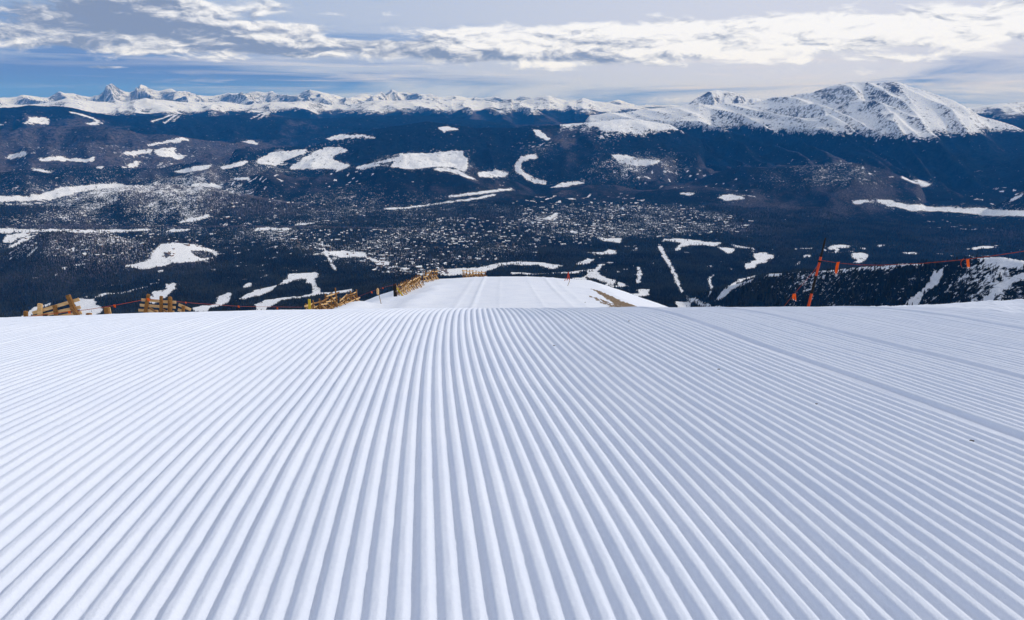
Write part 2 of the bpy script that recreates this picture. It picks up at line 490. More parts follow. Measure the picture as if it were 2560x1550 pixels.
floor_r = np.array([330, 500, 1000, 1500, 2000, 2400, 3000, 3600, 4300, 5000, 6000, 8000, 12000, 20000, 30000.])
floor_z = np.array([-140, -205, -372, -525, -655, -742, -826, -884, -916, -926, -926, -880, -780, -700, -900.])
Zt = np.interp(RR, floor_r, floor_z)[:, None] + 0*A2
wob = np.clip((R2-1200)/2500, 0, 1)
Zt = Zt + wob*(16*fbm(X2/900, Y2/900, 4) + 5*fbm(X2/160, Y2/160, 3))
mount = np.zeros_like(Zt)

LOFF = np.zeros(Zt.shape, np.float32); _tn = []
NEXT_TONE = [0, 0, 0, 0, -.18, .22, -.16, -.12, -.30, .05, -.22, .1, -.10, .24, .05, .12, .22, -.25, -.3, 0]
def layer(pts, R1, R0, z0, shape=1.25, back=.35, rough=.10, spur=0.0, spur_w=900., slant=0.0, envtop=.04):
    """a hill or range: crest through pts at distance R1, foot at distance R0 and height z0"""
    global Zt
    a, te = crest(pts)
    if hasattr(R1, '__len__'):
        ra, rv = crest([(q[0], 300) for q in R1])[0], np.array([q[1] for q in sorted(R1)])
        R1a = np.interp(AZ, ra, rv)
    else: R1a = np.full(NAZ, float(R1))
    R1a = R1a*(1+(.03 if R0 > 1 else .012)*fbm(AZ*9+R0*.01, AZ*0+3.3, 3))
    tea = np.interp(AZ, a, te)
    fade = sstep(AZ, a[0]-.035, a[0])*(1-sstep(AZ, a[-1], a[-1]+.035))
    zc = R1a*tea
    if R0 < 1:            # foot given as a share of the crest's distance, z0 as the drop to it
        R0 = (R1a*R0)[None, :]; z0 = (zc-z0)[None, :]; zc_ = zc[None, :]-600*(1-fade)[None, :]; span = R1a-R0[0]
    else:
        span = (R1a-R0); zc_ = None
    if zc_ is None: zc_ = (z0+(zc-z0)*fade - 260*(1-fade))[None, :]
    t = (R2-R0)/span[None, :]
    tt = np.clip(t, 0, 1)
    h = z0 + (zc_-z0)*tt**shape
    h = np.where(t > 1, zc_-back*(R2-R1a[None, :]), h)
    H = np.maximum(zc_-z0, 0)
    env = np.clip(np.sin(np.clip(t, 0, 1)*np.pi*.93+.06), 0, 1)**.8*(t < 1.0) + .10*(t >= 1)
    env = np.maximum(env, envtop*(t > .5)*(t < 1.02))
    if spur:
        wx = A2*R1 if not hasattr(R1, '__len__') else A2*np.mean([q[1] for q in R1])
        wx = wx + slant*R2
        rd = ridged(wx/spur_w + .4*fbm(X2/2500, Y2/2500, 3), R2/(spur_w*6), 2, .36)
        h = h + spur*H*env*(rd-.80)
    h = h + rough*H*env*fbm(X2/700, Y2/700, 5, .52)
    h = np.where(t < 0, -3000, h)
    LOFF[...] = np.where(h > Zt, NEXT_TONE[len(_tn) % len(NEXT_TONE)], LOFF); _tn.append(1)
    k = 12.0
    Zt = np.maximum(Zt, h) + np.where(np.abs(Zt-h) < k, (k-np.abs(Zt-h))**2/(4*k), 0)

# far left range and its foreland
layer(T(A_, [(-260, 470), (-100, 455), (0, 450), (80, 462), (180, 455), (230, 452), (290, 436), (330, 445), (400, 455), (440, 447), (470, 440), (505, 415), (530, 407), (570, 420), (620, 430), (650, 415), (680, 407), (720, 420), (770, 430), (830, 428), (900, 445), (960, 440), (1060, 452), (1130, 445), (1190, 435), (1250, 436), (1300, 440), (1340, 455), (1400, 455), (1450, 447), (1490, 432), (1540, 440), (1600, 455), (1650, 462), (1720, 455), (1800, 445), (1850, 438), (1900, 433), (1960, 440), (2050, 455), (2130, 452), (2180, 462), (2280, 452), (2360, 465), (2460, 468)])
      + T(B_, [(60, 462), (150, 462), (290, 480), (450, 486), (520, 480), (600, 499), (700, 505), (900, 508), (1200, 515), (1700, 520)]),
      26500, 19500, -350, .95, .4, .06, 1.25, 1150, slant=.12, envtop=.30)
layer(T(A_, [(-260, 500), (0, 505), (120, 500), (250, 483), (330, 475), (420, 478), (500, 480), (600, 487), (700, 477), (800, 483), (900, 489), (1000, 485), (1100, 490), (1200, 495), (1300, 487), (1400, 491), (1480, 485), (1600, 500), (1700, 490), (1800, 480), (1900, 482), (2000, 478), (2100, 470), (2200, 475), (2280, 480), (2400, 492), (2460, 470)])
      + T(B_, [(0, 485), (60, 478), (100, 470), (180, 458), (250, 485), (310, 480), (340, 468), (400, 482), (500, 500), (640, 515), (760, 512)]),
      18500, 13500, -560, .9, .3, .12, .50, 1200, slant=.1, envtop=.30)
# pyramid peak left of the big mountain
layer(T(B_, [(800, 512), (850, 497), (900, 465), (950, 440), (985, 428), (1030, 435), (1100, 457), (1140, 470), (1190, 473), (1260, 500)]),
      15500, 12500, -420, .9, .4, .04, .45, 520)
# right behind the big mountain
layer(T(B_, [(2150, 525), (2210, 513), (2300, 500), (2400, 492), (2464, 485), (2600, 480), (2900, 500)]), 16500, 12800, -420, .9, .3, .10, .5, 900)
# blue wooded hills
layer(T(A_, [(-200, 512), (0, 520), (120, 508), (260, 508), (350, 520), (450, 545), (600, 556), (750, 556), (860, 545), (960, 560), (1200, 550), (1300, 545), (1420, 570), (1700, 560), (1850, 555), (1950, 548), (2100, 560), (2300, 575), (2460, 590)]), 13500, 10300, -760, 1.0, .3, .20, .25, 900)
layer([(-200, 312), (0, 330), (60, 318), (150, 312), (300, 318), (380, 330), (480, 345), (600, 352), (700, 368), (800, 378)], 10800, 8300, -880, 1.05, .3, .22, .15, 700)
layer([(-200, 400), (0, 425), (80, 412), (160, 405), (260, 412), (400, 415), (500, 400), (600, 398), (700, 412)], 8300, 7000, -905, 1.1, .3, .14, .2, 500)
# the big mountain on the right
layer(T(B_, [(380, 548), (520, 538), (600, 530), (700, 520), (800, 512), (860, 504), (900, 495), (960, 502), (1050, 492), (1150, 487), (1220, 475), (1300, 460), (1380, 442), (1440, 440), (1500, 425), (1560, 405), (1640, 388), (1700, 400), (1760, 398), (1800, 393), (1830, 397), (1870, 393), (1920, 410), (1960, 420), (2020, 440), (2090, 470), (2150, 500), (2210, 522), (2250, 550), (2330, 575), (2400, 600), (2460, 620), (2700, 680)]),
      [(1480, 12500), (1900, 12800), (2200, 12600), (2560, 11500), (2700, 11000)], 7600, -870, 1.0, .4, .02, .34, 700, slant=.55, envtop=.03)
layer(T(A_, [(1150, 712), (1200, 700), (1400, 670), (1580, 645), (1800, 625), (1900, 605), (2050, 583), (2150, 595), (2300, 615), (2460, 612)])
      + T(B_, [(0, 612), (200, 600), (400, 585), (520, 572), (620, 575), (760, 600), (900, 640)]), 9600, 7300, -900, 1.0, .3, .18, .1, 650)
layer([(1600, 440), (1700, 430), (1800, 414), (1920, 402), (2050, 395), (2130, 396), (2190, 410), (2240, 430), (2290, 452)], 7700, 6500, -915, .85, .3, .16, .05, 400)
layer([(2230, 470), (2300, 447), (2420, 415), (2560, 380), (2700, 360), (2900, 360)], 9300, 7300, -905, 1.0, .3, .08, .15, 500)
layer([(2480, 520), (2530, 495), (2580, 478), (2700, 460)], 7000, 6300, -920, 1.0, .3, .08, .1, 400)
layer([(520, 462), (600, 440), (700, 428), (860, 420), (950, 402), (1000, 385), (1080, 378), (1165, 375), (1200, 395), (1300, 438), (1345, 458)], 7500, 6350, -915, .95, .3, .16, .05, 420)
layer([(1340, 462), (1400, 452), (1500, 440), (1600, 448), (1700, 462), (1800, 480)], 7400, 6500, -915, 1.0, .3, .10, .12, 420)
layer([(140, 515), (200, 490), (250, 474), (330, 462), (420, 456), (520, 453), (560, 468), (640, 482), (760, 505), (900, 530)], 6500, 5600, -922, .85, .3, .10, .14, 300)
layer([(-160, 520), (0, 512), (100, 515), (200, 520)], 6100, 5500, -922, .9, .3, .1, .1, 300)
layer([(-120, 660), (0, 640), (60, 605), (120, 582), (200, 574), (260, 580), (320, 598), (420, 592), (480, 602), (560, 635)], 4700, 3900, -898, .85, .3, .10, .12, 260)
layer([(600, 650), (680, 610), (740, 600), (820, 612), (900, 640)], 4450, 3900, -898, .9, .3, .1, .1, 260)
# the wooded shoulder close on the right and the low one before it
layer([(1700, 745), (1740, 735), (1830, 712), (1925, 684), (2000, 678), (2100, 671), (2200, 662), (2350, 654), (2450, 642), (2500, 640), (2560, 650), (2650, 655), (2900, 650)],
      [(1700, 2900), (1925, 2500), (2350, 2050), (2560, 1900), (2900, 1700)], .76, 215, .85, .35, .05, .22, 130)
layer([(1120, 745), (1300, 742), (1500, 738), (1600, 735), (1700, 755)], 2900, 2500, -775, .9, .25, .05, .05, 250)
Zt = Zt + np.clip((R2-2000)/9000, 0, 1)*(18*ridged(X2/420, Y2/420, 4) - 9)*(Zt > -880)*(1-.8*sstep(Zt, -460, -300)*(R2 > 9000))
Zt = Zt + sstep(R2, 5600, 7500)*sstep(R2, 12500, 10000)*190*(ridged(X2/1700+4+.5*fbm(X2/2600, Y2/2600, 3), Y2/2100, 3, .45)-.72)*(1-sstep(Zt, -460, -300)*(R2 > 9000))
Zt = Zt + sstep(R2, 5600, 7500)*24*(ridged(X2/340+9, Y2/430, 4, .55)-.75)*(1-sstep(Zt, -460, -300)*(R2 > 9000))*(Zt > -900)

# --- what covers it
UU, VV = project(X2, Y2, Zt)
jit = np.clip(7000/np.maximum(R2, 2000), .5, 2.2)
ju = UU + jit*(5*fbm(X2/70, Y2/70, 4, .6))
jv = VV + jit*(2.4*fbm(X2/90+9, Y2/90, 4, .6))
def stroke(pts, w):
    """a polyline of width w (photo px) as quads"""
    out = []
    for (x1, y1), (x2, y2) in zip(pts[:-1], pts[1:]):
        d = math.hypot(x2-x1, y2-y1) or 1; nx, ny = -(y2-y1)/d*w/2, (x2-x1)/d*w/2
        ex, ey = (x2-x1)/d*w*.3, (y2-y1)/d*w*.3
        out.append([(x1+nx-ex, y1+ny-ey), (x2+nx+ex, y2+ny+ey), (x2-nx+ex, y2-ny+ey), (x1-nx-ex, y1-ny-ey)])
    return out

opn = np.zeros(Zt.shape, np.float32)
bare = np.clip(.25+.9*fbm(X2/1500, Y2/1500, 4), 0, .8).astype(np.float32)
rock_and_shade = np.zeros(Zt.shape, np.float32)
def paint(polys, val, mode='max', rmin=0, rmax=1e9, arr=None, ju_=None, jv_=None):
    arr = opn if arr is None else arr
    fl = arr.ravel(); rf = R2.ravel()
    for p in polys:
        ix = inpoly(p, ju if ju_ is None else ju_, jv if jv_ is None else jv_)
        ix = ix[(rf[ix] >= rmin) & (rf[ix] <= rmax)]
        if mode == 'max': fl[ix] = np.maximum(fl[ix], val)
        else: fl[ix] = val
# thinly wooded or built-up country: snow shows between the trees
cov = 1.5*fbm(X2/620, Y2/900, 5, .55)
paint([[(0, 548), (640, 560), (900, 568), (1300, 550), (1560, 515), (1800, 550), (1900, 575), (1500, 598), (1250, 640), (1060, 680), (900, 640), (560, 610), (300, 590), (0, 585)]], .25, rmin=3300)
paint([[(0, 590), (300, 590), (560, 640), (420, 675), (150, 660), (0, 650)]], .27, rmin=3300)
paint([[(730, 600), (1180, 590), (1300, 640), (1200, 660), (1000, 680), (780, 650)]], .25, rmin=3300)
paint([[(950, 660), (1130, 670), (1120, 700), (960, 690)]], .40, rmin=3300)
paint([[(0, 440), (640, 470), (900, 460), (1250, 500), (1200, 560), (640, 566), (0, 560)]], .17)
paint([[(130, 560), (200, 480), (330, 460), (520, 450), (640, 480), (680, 500), (520, 540), (300, 556)]], .34)
paint([[(1200, 520), (1500, 505), (1750, 508), (1860, 545), (1700, 590), (1280, 600)]], .23)
paint([[(1450, 380), (1700, 385), (1760, 430), (1560, 470), (1450, 450)]], .20)
paint([[(1500, 395), (1680, 395), (1690, 418), (1520, 418)]], .40)
paint([[(1900, 440), (1990, 405), (2120, 405), (2220, 450), (2200, 470), (1960, 465)]], .24)
paint([[(1280, 360), (1560, 300), (1620, 330), (1450, 360), (1320, 400)]], .20)
paint([[(0, 470), (330, 440), (660, 400), (760, 430), (600, 450), (300, 500), (0, 540)]], .24)
paint([[(0, 360), (500, 350), (700, 370), (560, 430), (0, 440)]], .12)
paint([[(1860, 690), (2100, 680), (2300, 670), (2560, 640), (2560, 770), (2350, 770), (2150, 760), (1960, 740)]], .22, rmin=1100, rmax=3200)
paint([[(1980, 680), (2110, 678), (2110, 730), (2000, 750)]], .36, rmin=1100, rmax=3200)
paint([[(2420, 660), (2560, 650), (2560, 775), (2440, 775), (2490, 710)]], .46, rmin=1100, rmax=3200)
def blur(a, ni, nj):
    for ax, n in ((0, ni), (1, nj)):
        for _ in range(2):
            c = np.cumsum(np.pad(a, [(n, n) if q == ax else (0, 0) for q in (0, 1)], mode='edge'), axis=ax, dtype=np.float64)
            a = (np.take(c, np.arange(2*n, c.shape[ax]), ax)-np.take(c, np.arange(0, c.shape[ax]-2*n), ax))/(2*n)
            a = a.astype(np.float32)
    return a
opn = blur(opn, 9, 22)
opn *= np.clip(1+cov+.9*fbm(X2/150, Y2/230, 4, .6), .05, 2.1)
opn = np.clip(opn, 0, .60)
# small openings all over the valley woods
sm = fbm(X2/85, Y2/150, 3, .5)
sm = np.maximum(sm, (.9*pnoise(X2/60+40, Y2/60) + .35*fbm(X2/700+3, Y2/700, 2)))
opn = np.maximum(opn, .78*sstep(sm, .50, .60)*((R2 > 3600) & (R2 < 8200)) * sstep(VV, 380, 440)*sstep(fbm(X2/1100+8, Y2/1100, 3), -.12, .22))

full = []
full += [T(Z3, p) for p in (
 [(1060, 965), (1180, 940), (1280, 900), (1300, 850), (1370, 780), (1480, 768), (1640, 780), (1780, 820), (1870, 860), (1800, 900), (1700, 920), (1600, 930), (1450, 945), (1330, 965), (1220, 990), (1100, 970)],
 [(250, 1350), (300, 1310), (430, 1270), (440, 1285), (330, 1330), (260, 1400), (180, 1425), (170, 1405)],
 [(600, 1245), (810, 1240), (820, 1290), (870, 1310), (860, 1360), (800, 1400), (700, 1400), (650, 1300)],
 [(1395, 1115), (1485, 1105), (1485, 1155), (1445, 1200), (1380, 1240), (1300, 1300), (1270, 1290), (1300, 1180), (1360, 1175), (1430, 1160)],
 [(1640, 1320), (1700, 1300), (1830, 1290), (1840, 1225), (1960, 1190), (1950, 1260), (1900, 1300), (1780, 1330), (1780, 1360), (1640, 1360)],
 [(2045, 1155), (2110, 1110), (2140, 1110), (2120, 1140)],
 [(2005, 1255), (2170, 1170), (2170, 1215), (2080, 1250)],
 [(0, 640), (310, 650), (860, 655), (1280, 645), (1270, 660), (830, 680), (330, 665), (0, 680)],
 [(30, 750), (60, 700), (330, 665), (250, 690), (100, 760)], [(60, 810), (280, 690), (300, 695), (200, 760), (110, 810)],
 [(1390, 685), (1460, 650), (1640, 645), (1600, 665)],
 [(0, 370), (350, 355), (500, 300), (700, 275), (1000, 255), (1090, 265), (1060, 290), (800, 310), (600, 350), (400, 400), (0, 410)],
 [(1580, 280), (1720, 248), (1850, 270), (1900, 300), (1700, 285)],
 [(1520, 595), (1600, 560), (1780, 520), (1770, 545), (1640, 585)],
 [(1880, 125), (2050, 75), (2110, 75), (2060, 110), (1950, 135)],
 [(1480, 165), (1540, 140), (1700, 110), (1800, 110), (1760, 140), (1540, 170)],
 [(1955, 225), (2000, 212), (2130, 210), (2100, 228)])]
full += [T(A_, p) for p in (
 [(1240, 770), (1310, 730), (1420, 720), (1490, 715), (1440, 745), (1390, 760), (1330, 795), (1250, 785)],
 [(1395, 815), (1420, 775), (1500, 740), (1560, 705), (1640, 705), (1680, 720), (1600, 750), (1610, 770), (1690, 795), (1650, 812), (1500, 805)],
 [(1720, 800), (1830, 770), (1910, 755), (1930, 735), (2060, 735), (2140, 725), (2240, 722), (2225, 740), (2250, 760), (2255, 800), (2240, 825), (2180, 800), (2100, 800), (1950, 810), (1850, 790), (1720, 812)],
 [(2080, 815), (2130, 803), (2200, 815), (2300, 866), (2270, 862), (2180, 825)], [(2300, 830), (2400, 815), (2450, 830), (2430, 850), (2310, 850)],
 [(1570, 667), (1640, 645), (1740, 643), (1830, 662), (1780, 659), (1680, 657), (1590, 670)],
 [(570, 742), (640, 725), (720, 715), (740, 725), (660, 742)],
 [(745, 725), (790, 708), (850, 710), (840, 735), (900, 745), (860, 770), (820, 750), (770, 750)],
 [(705, 697), (780, 680), (880, 660), (920, 670), (860, 677), (720, 699)],
 [(190, 757), (250, 750), (430, 760), (475, 740), (440, 775), (330, 771), (200, 766)],
 [(30, 757), (70, 735), (120, 725), (150, 730), (60, 762)], [(150, 805), (270, 822), (240, 829), (160, 815)],
 [(610, 790), (690, 768), (650, 800), (590, 807)], [(465, 798), (520, 794), (480, 807)],
 [(1065, 803), (1190, 770), (1170, 795), (1070, 814)], [(1165, 680), (1215, 673), (1250, 692), (1200, 690)],
 [(120, 592), (150, 570), (200, 560), (230, 562), (243, 597), (180, 592)], [(420, 592), (470, 583), (480, 596), (430, 598)],
 [(0, 588), (40, 580), (0, 602)],
 [(2110, 612), (2150, 606), (2215, 618), (2140, 634)])]
full += [T(B_, p) for p in (
 [(110, 620), (135, 625), (190, 665), (170, 673), (120, 645)], [(480, 740), (560, 745), (600, 760), (720, 765), (710, 780), (600, 795), (520, 775)],)]
full += [T(Z4, p) for p in (
 [(480, 860), (700, 835), (900, 845), (930, 860), (950, 880), (1000, 900), (1050, 920), (1130, 930), (1140, 955), (1050, 965), (1010, 930), (920, 890), (720, 890), (640, 875), (600, 868), (500, 868)],
 [(0, 1225), (0, 1170), (140, 1140), (190, 1115), (290, 1060), (280, 1035), (420, 1020), (520, 1020), (540, 1050), (500, 1080), (530, 1140), (570, 1195), (500, 1215), (480, 1200), (480, 1120), (420, 1110), (440, 1080), (380, 1068), (310, 1090), (280, 1120), (170, 1135), (130, 1180), (60, 1205)],
 [(0, 1290), (70, 1260), (200, 1230), (480, 1205), (560, 1195), (720, 1172), (830, 1162), (820, 1187), (640, 1205), (460, 1222), (240, 1255), (120, 1315), (60, 1350), (0, 1360)],
 [(1150, 965), (1210, 970), (1200, 985), (1160, 980)],
 [(1540, 1005), (1580, 985), (1690, 985), (1870, 980), (2000, 950), (2170, 930), (2170, 950), (2050, 975), (1950, 1010), (1950, 1040), (1560, 1040)],
 [(330, 615), (350, 600), (500, 590), (520, 600), (400, 618)], [(0, 640), (300, 640), (290, 655), (0, 665)], [(975, 650), (1060, 645), (1070, 655), (1000, 660)])]
full += [T(Z5, p) for p in (
 [(0, 930), (150, 930), (300, 940), (450, 960), (340, 985), (240, 960), (0, 950)],
 [(0, 1015), (200, 1030), (480, 1015), (600, 1005), (700, 990), (560, 1018), (380, 1032), (0, 1042)],
 [(550, 957), (600, 930), (660, 900), (715, 905), (650, 945), (600, 958)],
 [(640, 1040), (650, 1000), (700, 990), (740, 950), (790, 945), (750, 980), (740, 1010), (770, 1050), (860, 1080), (1000, 1135), (860, 1150), (720, 1165), (620, 1130), (600, 1110), (780, 1105), (740, 1080), (620, 1060)],
 [(500, 1070), (620, 1060), (640, 1085), (600, 1110), (540, 1090)],
 [(1080, 1165), (1175, 1160), (1170, 1215), (1080, 1225), (960, 1210), (1060, 1195)],
 [(1065, 975), (1095, 980), (1110, 1040), (1085, 1110), (1060, 1120), (1035, 1110), (1065, 1080), (1075, 1020)],
 [(1045, 840), (1060, 805), (1068, 810), (1058, 835)],
 [(1270, 765), (1300, 735), (1440, 733), (1620, 755), (1780, 768), (1730, 795), (1600, 785), (1500, 795), (1440, 805), (1430, 828), (1375, 828), (1430, 780), (1440, 765), (1310, 750)],
 [(1740, 800), (1890, 820), (1880, 850), (1830, 865), (1800, 830)],
 [(1870, 780), (1960, 800), (2050, 810), (2060, 860), (2150, 850), (2170, 860), (2170, 930), (2080, 950), (2060, 980), (1980, 992), (1975, 960), (2080, 910), (2050, 880), (2045, 825), (1900, 805)],
 [(620, 843), (780, 850), (820, 822), (890, 832), (880, 860), (760, 868)],
 [(670, 700), (780, 728), (930, 732), (930, 768), (800, 758)],
 [(1716, 1245), (1760, 1190), (1850, 1130), (1950, 1070), (2100, 1042), (2060, 1065), (1920, 1125), (1780, 1235)],
 [(1665, 1100), (1680, 1060), (1730, 1030), (1695, 1070), (1690, 1110), (1712, 1190), (1690, 1185)],
 [(1385, 1255), (1515, 1280), (1515, 1335), (1400, 1335)], [(1440, 1208), (1640, 1265), (1695, 1288), (1690, 1315), (1520, 1255)],
 [(1700, 1300), (1780, 1295), (1790, 1325), (1700, 1325)], [(0, 1060), (10, 1060), (5, 1062)],
 [(335, 300), (430, 255), (600, 238), (630, 260), (460, 288)], [(265, 562), (330, 540), (400, 500), (375, 572), (160, 572)],
 [(1735, 378), (1850, 352), (1990, 380), (1950, 398), (1830, 408)], [(1640, 955), (1700, 965), (1690, 975)], [(1830, 978), (1895, 995), (1890, 1000)],
 [(1450, 845), (1520, 850), (1510, 860)], [(1410, 340), (1540, 335), (1560, 350), (1500, 360)], [(500, 665), (560, 672), (555, 692), (500, 680)])]
full += [T(Z6, p) for p in (
 [(725, 405), (850, 400), (1040, 403), (1150, 438), (1350, 455), (1700, 468), (2170, 490), (2400, 505), (2400, 550), (2170, 537), (1900, 530), (1700, 512), (1500, 500), (1200, 492), (1100, 462), (1000, 440), (950, 414), (850, 414), (740, 435)],
 [(1130, 208), (1200, 218), (1260, 238), (1360, 243), (1390, 270), (1350, 292), (1280, 277), (1180, 237)],
 [(520, 812), (560, 788), (700, 790), (690, 810), (600, 812), (600, 850), (565, 865), (575, 820), (530, 830)], [(660, 828), (740, 832), (735, 842)],
 [(705, 858), (820, 850), (860, 890), (800, 935), (720, 942), (770, 915), (720, 882)],
 [(1160, 848), (1290, 848), (1290, 862), (1170, 860)], [(1690, 818), (1850, 795), (1955, 788), (1945, 805), (1720, 824)],
 [(0, 865), (60, 870), (40, 910), (0, 910)], [(300, 880), (375, 870), (370, 885), (310, 895)], [(230, 960), (280, 925), (270, 955)],
 [(0, 1030), (130, 1025), (120, 1040), (0, 1045)], [(2050, 400), (2170, 335), (2170, 350), (2080, 405)],
 [(1380, 205), (1435, 202), (1430, 215)], [(1580, 150), (1650, 130), (1620, 160)], [(785, 808), (835, 810), (830, 822)], [(935, 788), (990, 785), (960, 805)])]
full += stroke(T(Z4, [(560, 760), (590, 850), (625, 900), (660, 965), (690, 1005)]), 5)
full += stroke(T(Z5, [(1258, 800), (1300, 880), (1330, 940), (1370, 1010), (1400, 1080), (1430, 1140), (1447, 1185)]), 8)
full += stroke(T(Z3, [(800, 1225), (900, 1198), (1100, 1180), (1255, 1138)]), 3)
full += stroke(T(Z5, [(200, 25), (90, 45), (55, 95), (60, 145), (130, 195), (200, 240), (285, 252)]), 11)
full += stroke(T(A_, [(730, 585), (790, 565), (850, 540)]), 2) + stroke(T(A_, [(790, 590), (830, 565), (862, 541)]), 2.5) + stroke(T(A_, [(835, 582), (860, 562), (882, 540)]), 2.5)
full += stroke(T(A_, [(1207, 571), (1250, 550), (1300, 528)]), 2) + stroke(T(A_, [(1250, 571), (1280, 545), (1300, 530)]), 2.5) + stroke(T(A_, [(1283, 570), (1292, 550), (1304, 535)]), 2.5)
full += stroke(T(A_, [(340, 537), (390, 548), (450, 568), (492, 590)]), 3)
full += stroke(T(Z4, [(1650, 370), (1780, 355), (2000, 330), (2170, 312)]), 5) + stroke(T(Z4, [(1100, 480), (1300, 470), (1560, 430), (1900, 385), (2030, 355)]), 4)
fm = np.zeros_like(opn)
paint(full, 1.0, arr=fm)
halo = blur(fm, 6, 14)
fm = np.clip(blur(fm, 1, 2)*1.4, 0, 1)
opn = np.maximum(opn, halo*.50*(R2 > 3300)*(1+fbm(X2/120, Y2/160, 4)))
opn = np.maximum(opn, fm*(.92+np.where(R2 > 4800, .75, .3)*fbm(X2/50, Y2/75, 4, .6)+.2*fbm(X2/260, Y2/300, 3)))
# tree islands left inside the open ground
isl = [T(Z5, p) for p in ([(640, 1110), (700, 1095), (800, 1105), (790, 1130), (640, 1140)], [(520, 1085), (600, 1095), (610, 1110), (530, 1100)], [(750, 1160), (900, 1150), (1050, 1165), (1075, 1195), (960, 1210), (820, 1190)], [(860, 1118), (890, 1112), (895, 1135), (865, 1140)])]
isl += [T(Z3, p) for p in ([(1390, 860), (1440, 840), (1450, 880), (1400, 900)], [(1620, 830), (1800, 850), (1830, 890), (1700, 900), (1610, 850)])]
isl += [T(A_, p) for p in ([(1395, 800), (1420, 765), (1470, 745), (1440, 780)], [(1800, 790), (1900, 775), (1880, 800)])]
paint(isl, .25, 'set')
# the right shoulder: chutes and a windswept top
paint([T(Z6, p) for p in ([(1130, 1315), (1200, 1250), (1260, 1200), (1310, 1150), (1400, 1010), (1475, 990), (1460, 1060), (1420, 1130), (1340, 1180), (1280, 1270), (1240, 1320)],
  [(1770, 1315), (1900, 1180), (2000, 1090), (2170, 1030), (2300, 1000), (2300, 1040), (2170, 1070), (2050, 1135), (1980, 1185), (1830, 1315)],
  [(430, 1010), (900, 968), (1470, 905), (1480, 930), (950, 990), (600, 1010)], [(1760, 885), (1960, 890), (2170, 915), (2400, 930), (2400, 1000), (2170, 985), (2000, 975), (1900, 950), (1780, 925)])], .92, rmin=1100, rmax=3200)
# roads on the valley floor
road = np.zeros_like(opn)
paint(stroke([(-100, 562), (60, 566), (300, 567), (640, 566), (900, 569), (1130, 583), (1180, 582)], 3.4), 1.0, arr=road, ju_=UU, jv_=VV)
paint(stroke([(1150, 584), (1165, 560), (1150, 545)], 3) + stroke([(1180, 585), (1200, 560), (1210, 548)], 3) + stroke([(1250, 590), (1253, 545)], 3) + stroke([(1297, 585), (1297, 545)], 3) + stroke([(1340, 590), (1345, 560)], 3) + stroke([(1690, 535), (1705, 525), (1740, 522)], 3), .8, arr=road, ju_=UU, jv_=VV)

# above the tree line
treeline = -345 + np.where(R2 > 15000, 130, 75)*fbm(X2/900, Y2/900, 4) + 60*fbm(X2/260, Y2/260, 3)
treeline = treeline + np.where(R2 > 12800, 110, 0) + np.where((R2 < 15300) & (R2 > 9000) & (UU < 1400), 260, 0) - np.where((R2 < 13000) & (R2 > 8500) & (UU > 1500), 40, 0)
tl = sstep(Zt-treeline, -60, 60)
high = R2 > 8600
opn = np.where(high, np.maximum(opn, tl*1.15), opn)
opn = np.where(high & (tl < .5) & (tl > .02), np.maximum(opn, .30+.25*tl), opn)
# rocky, swept clear of snow: crests, left flanks; far ranges also hold painted shade
gz_r, gz_a = np.gradient(Zt); 
dza = gz_a/(R2*(AZ[1]-AZ[0])); dzr = gz_r/np.gradient(RR)[:, None]
slope = np.hypot(dza, dzr)
wx = A2*12500+.45*R2
streak = ridged(wx/300+.8*fbm(X2/1800, Y2/1800, 3), R2/2600, 5, .6)
rockm = np.clip((slope-.22)*1.0, 0, .5) + 1.0*(streak-.60) + .15*fbm(X2/1200, Y2/1200, 4) + np.clip(dza, -.2, .6)*.25
bal = ((R2 > 8800) & (R2 < 14500) & (UU > 1450)).astype(np.float32)
toparea = sstep(Zt, -120, 330)
rock_and_shade = np.where(high & (tl > .3), np.clip(np.where(R2 > 13500, .17, .03)+rockm*(np.where(R2 > 13500, .80, .52)+.40*bal*toparea)+.13*bal*toparea, 0, .85), 0).astype(np.float32)  # far ranges set darker to stand for faces in shade
rock_and_shade = np.where(high, rock_and_shade, 0)
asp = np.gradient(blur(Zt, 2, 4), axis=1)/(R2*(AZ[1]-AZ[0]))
bare = np.clip(bare - .75*asp + .40*fbm(X2/380, Y2/420, 4, .6), 0, .9)  # left-facing slopes darker: denser spruce, and shade painted into the forest tone
bm = np.zeros_like(opn)
paint([[(-50, 300), (500, 320), (720, 370), (640, 450), (300, 500), (-50, 540)]], .28, arr=bm)
paint([[(1290, 330), (1560, 295), (1620, 330), (1400, 420), (1290, 400)]], .32, arr=bm)
paint([[(1600, 470), (1900, 400), (2150, 392), (2290, 450), (2100, 500)], [(0, 560), (540, 570), (560, 650), (0, 690)], [(1450, 380), (1760, 380), (1800, 500), (1450, 500)]], .18, arr=bm)
paint([[(1500, 320), (2560, 320), (2560, 470), (2300, 470), (2150, 392), (1900, 396), (1760, 420)]], -.35, 'set', arr=bm)
paint([[(860, 330), (1050, 300), (1280, 315), (1280, 370), (900, 400)], [(1600, 320), (2560, 320), (2560, 400), (1500, 380)]], -.6, 'set', arr=bm)
bm = blur(bm, 14, 30)
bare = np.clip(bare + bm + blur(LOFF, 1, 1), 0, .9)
bare[road > .3] = 1.0
opn = np.where(road > .3, .0, opn)
# dense dark forest ground in the nearest woods
bare = bare*sstep(R2, 3300, 4200)
del streak, rockm, slope, cov, gz_r, gz_a

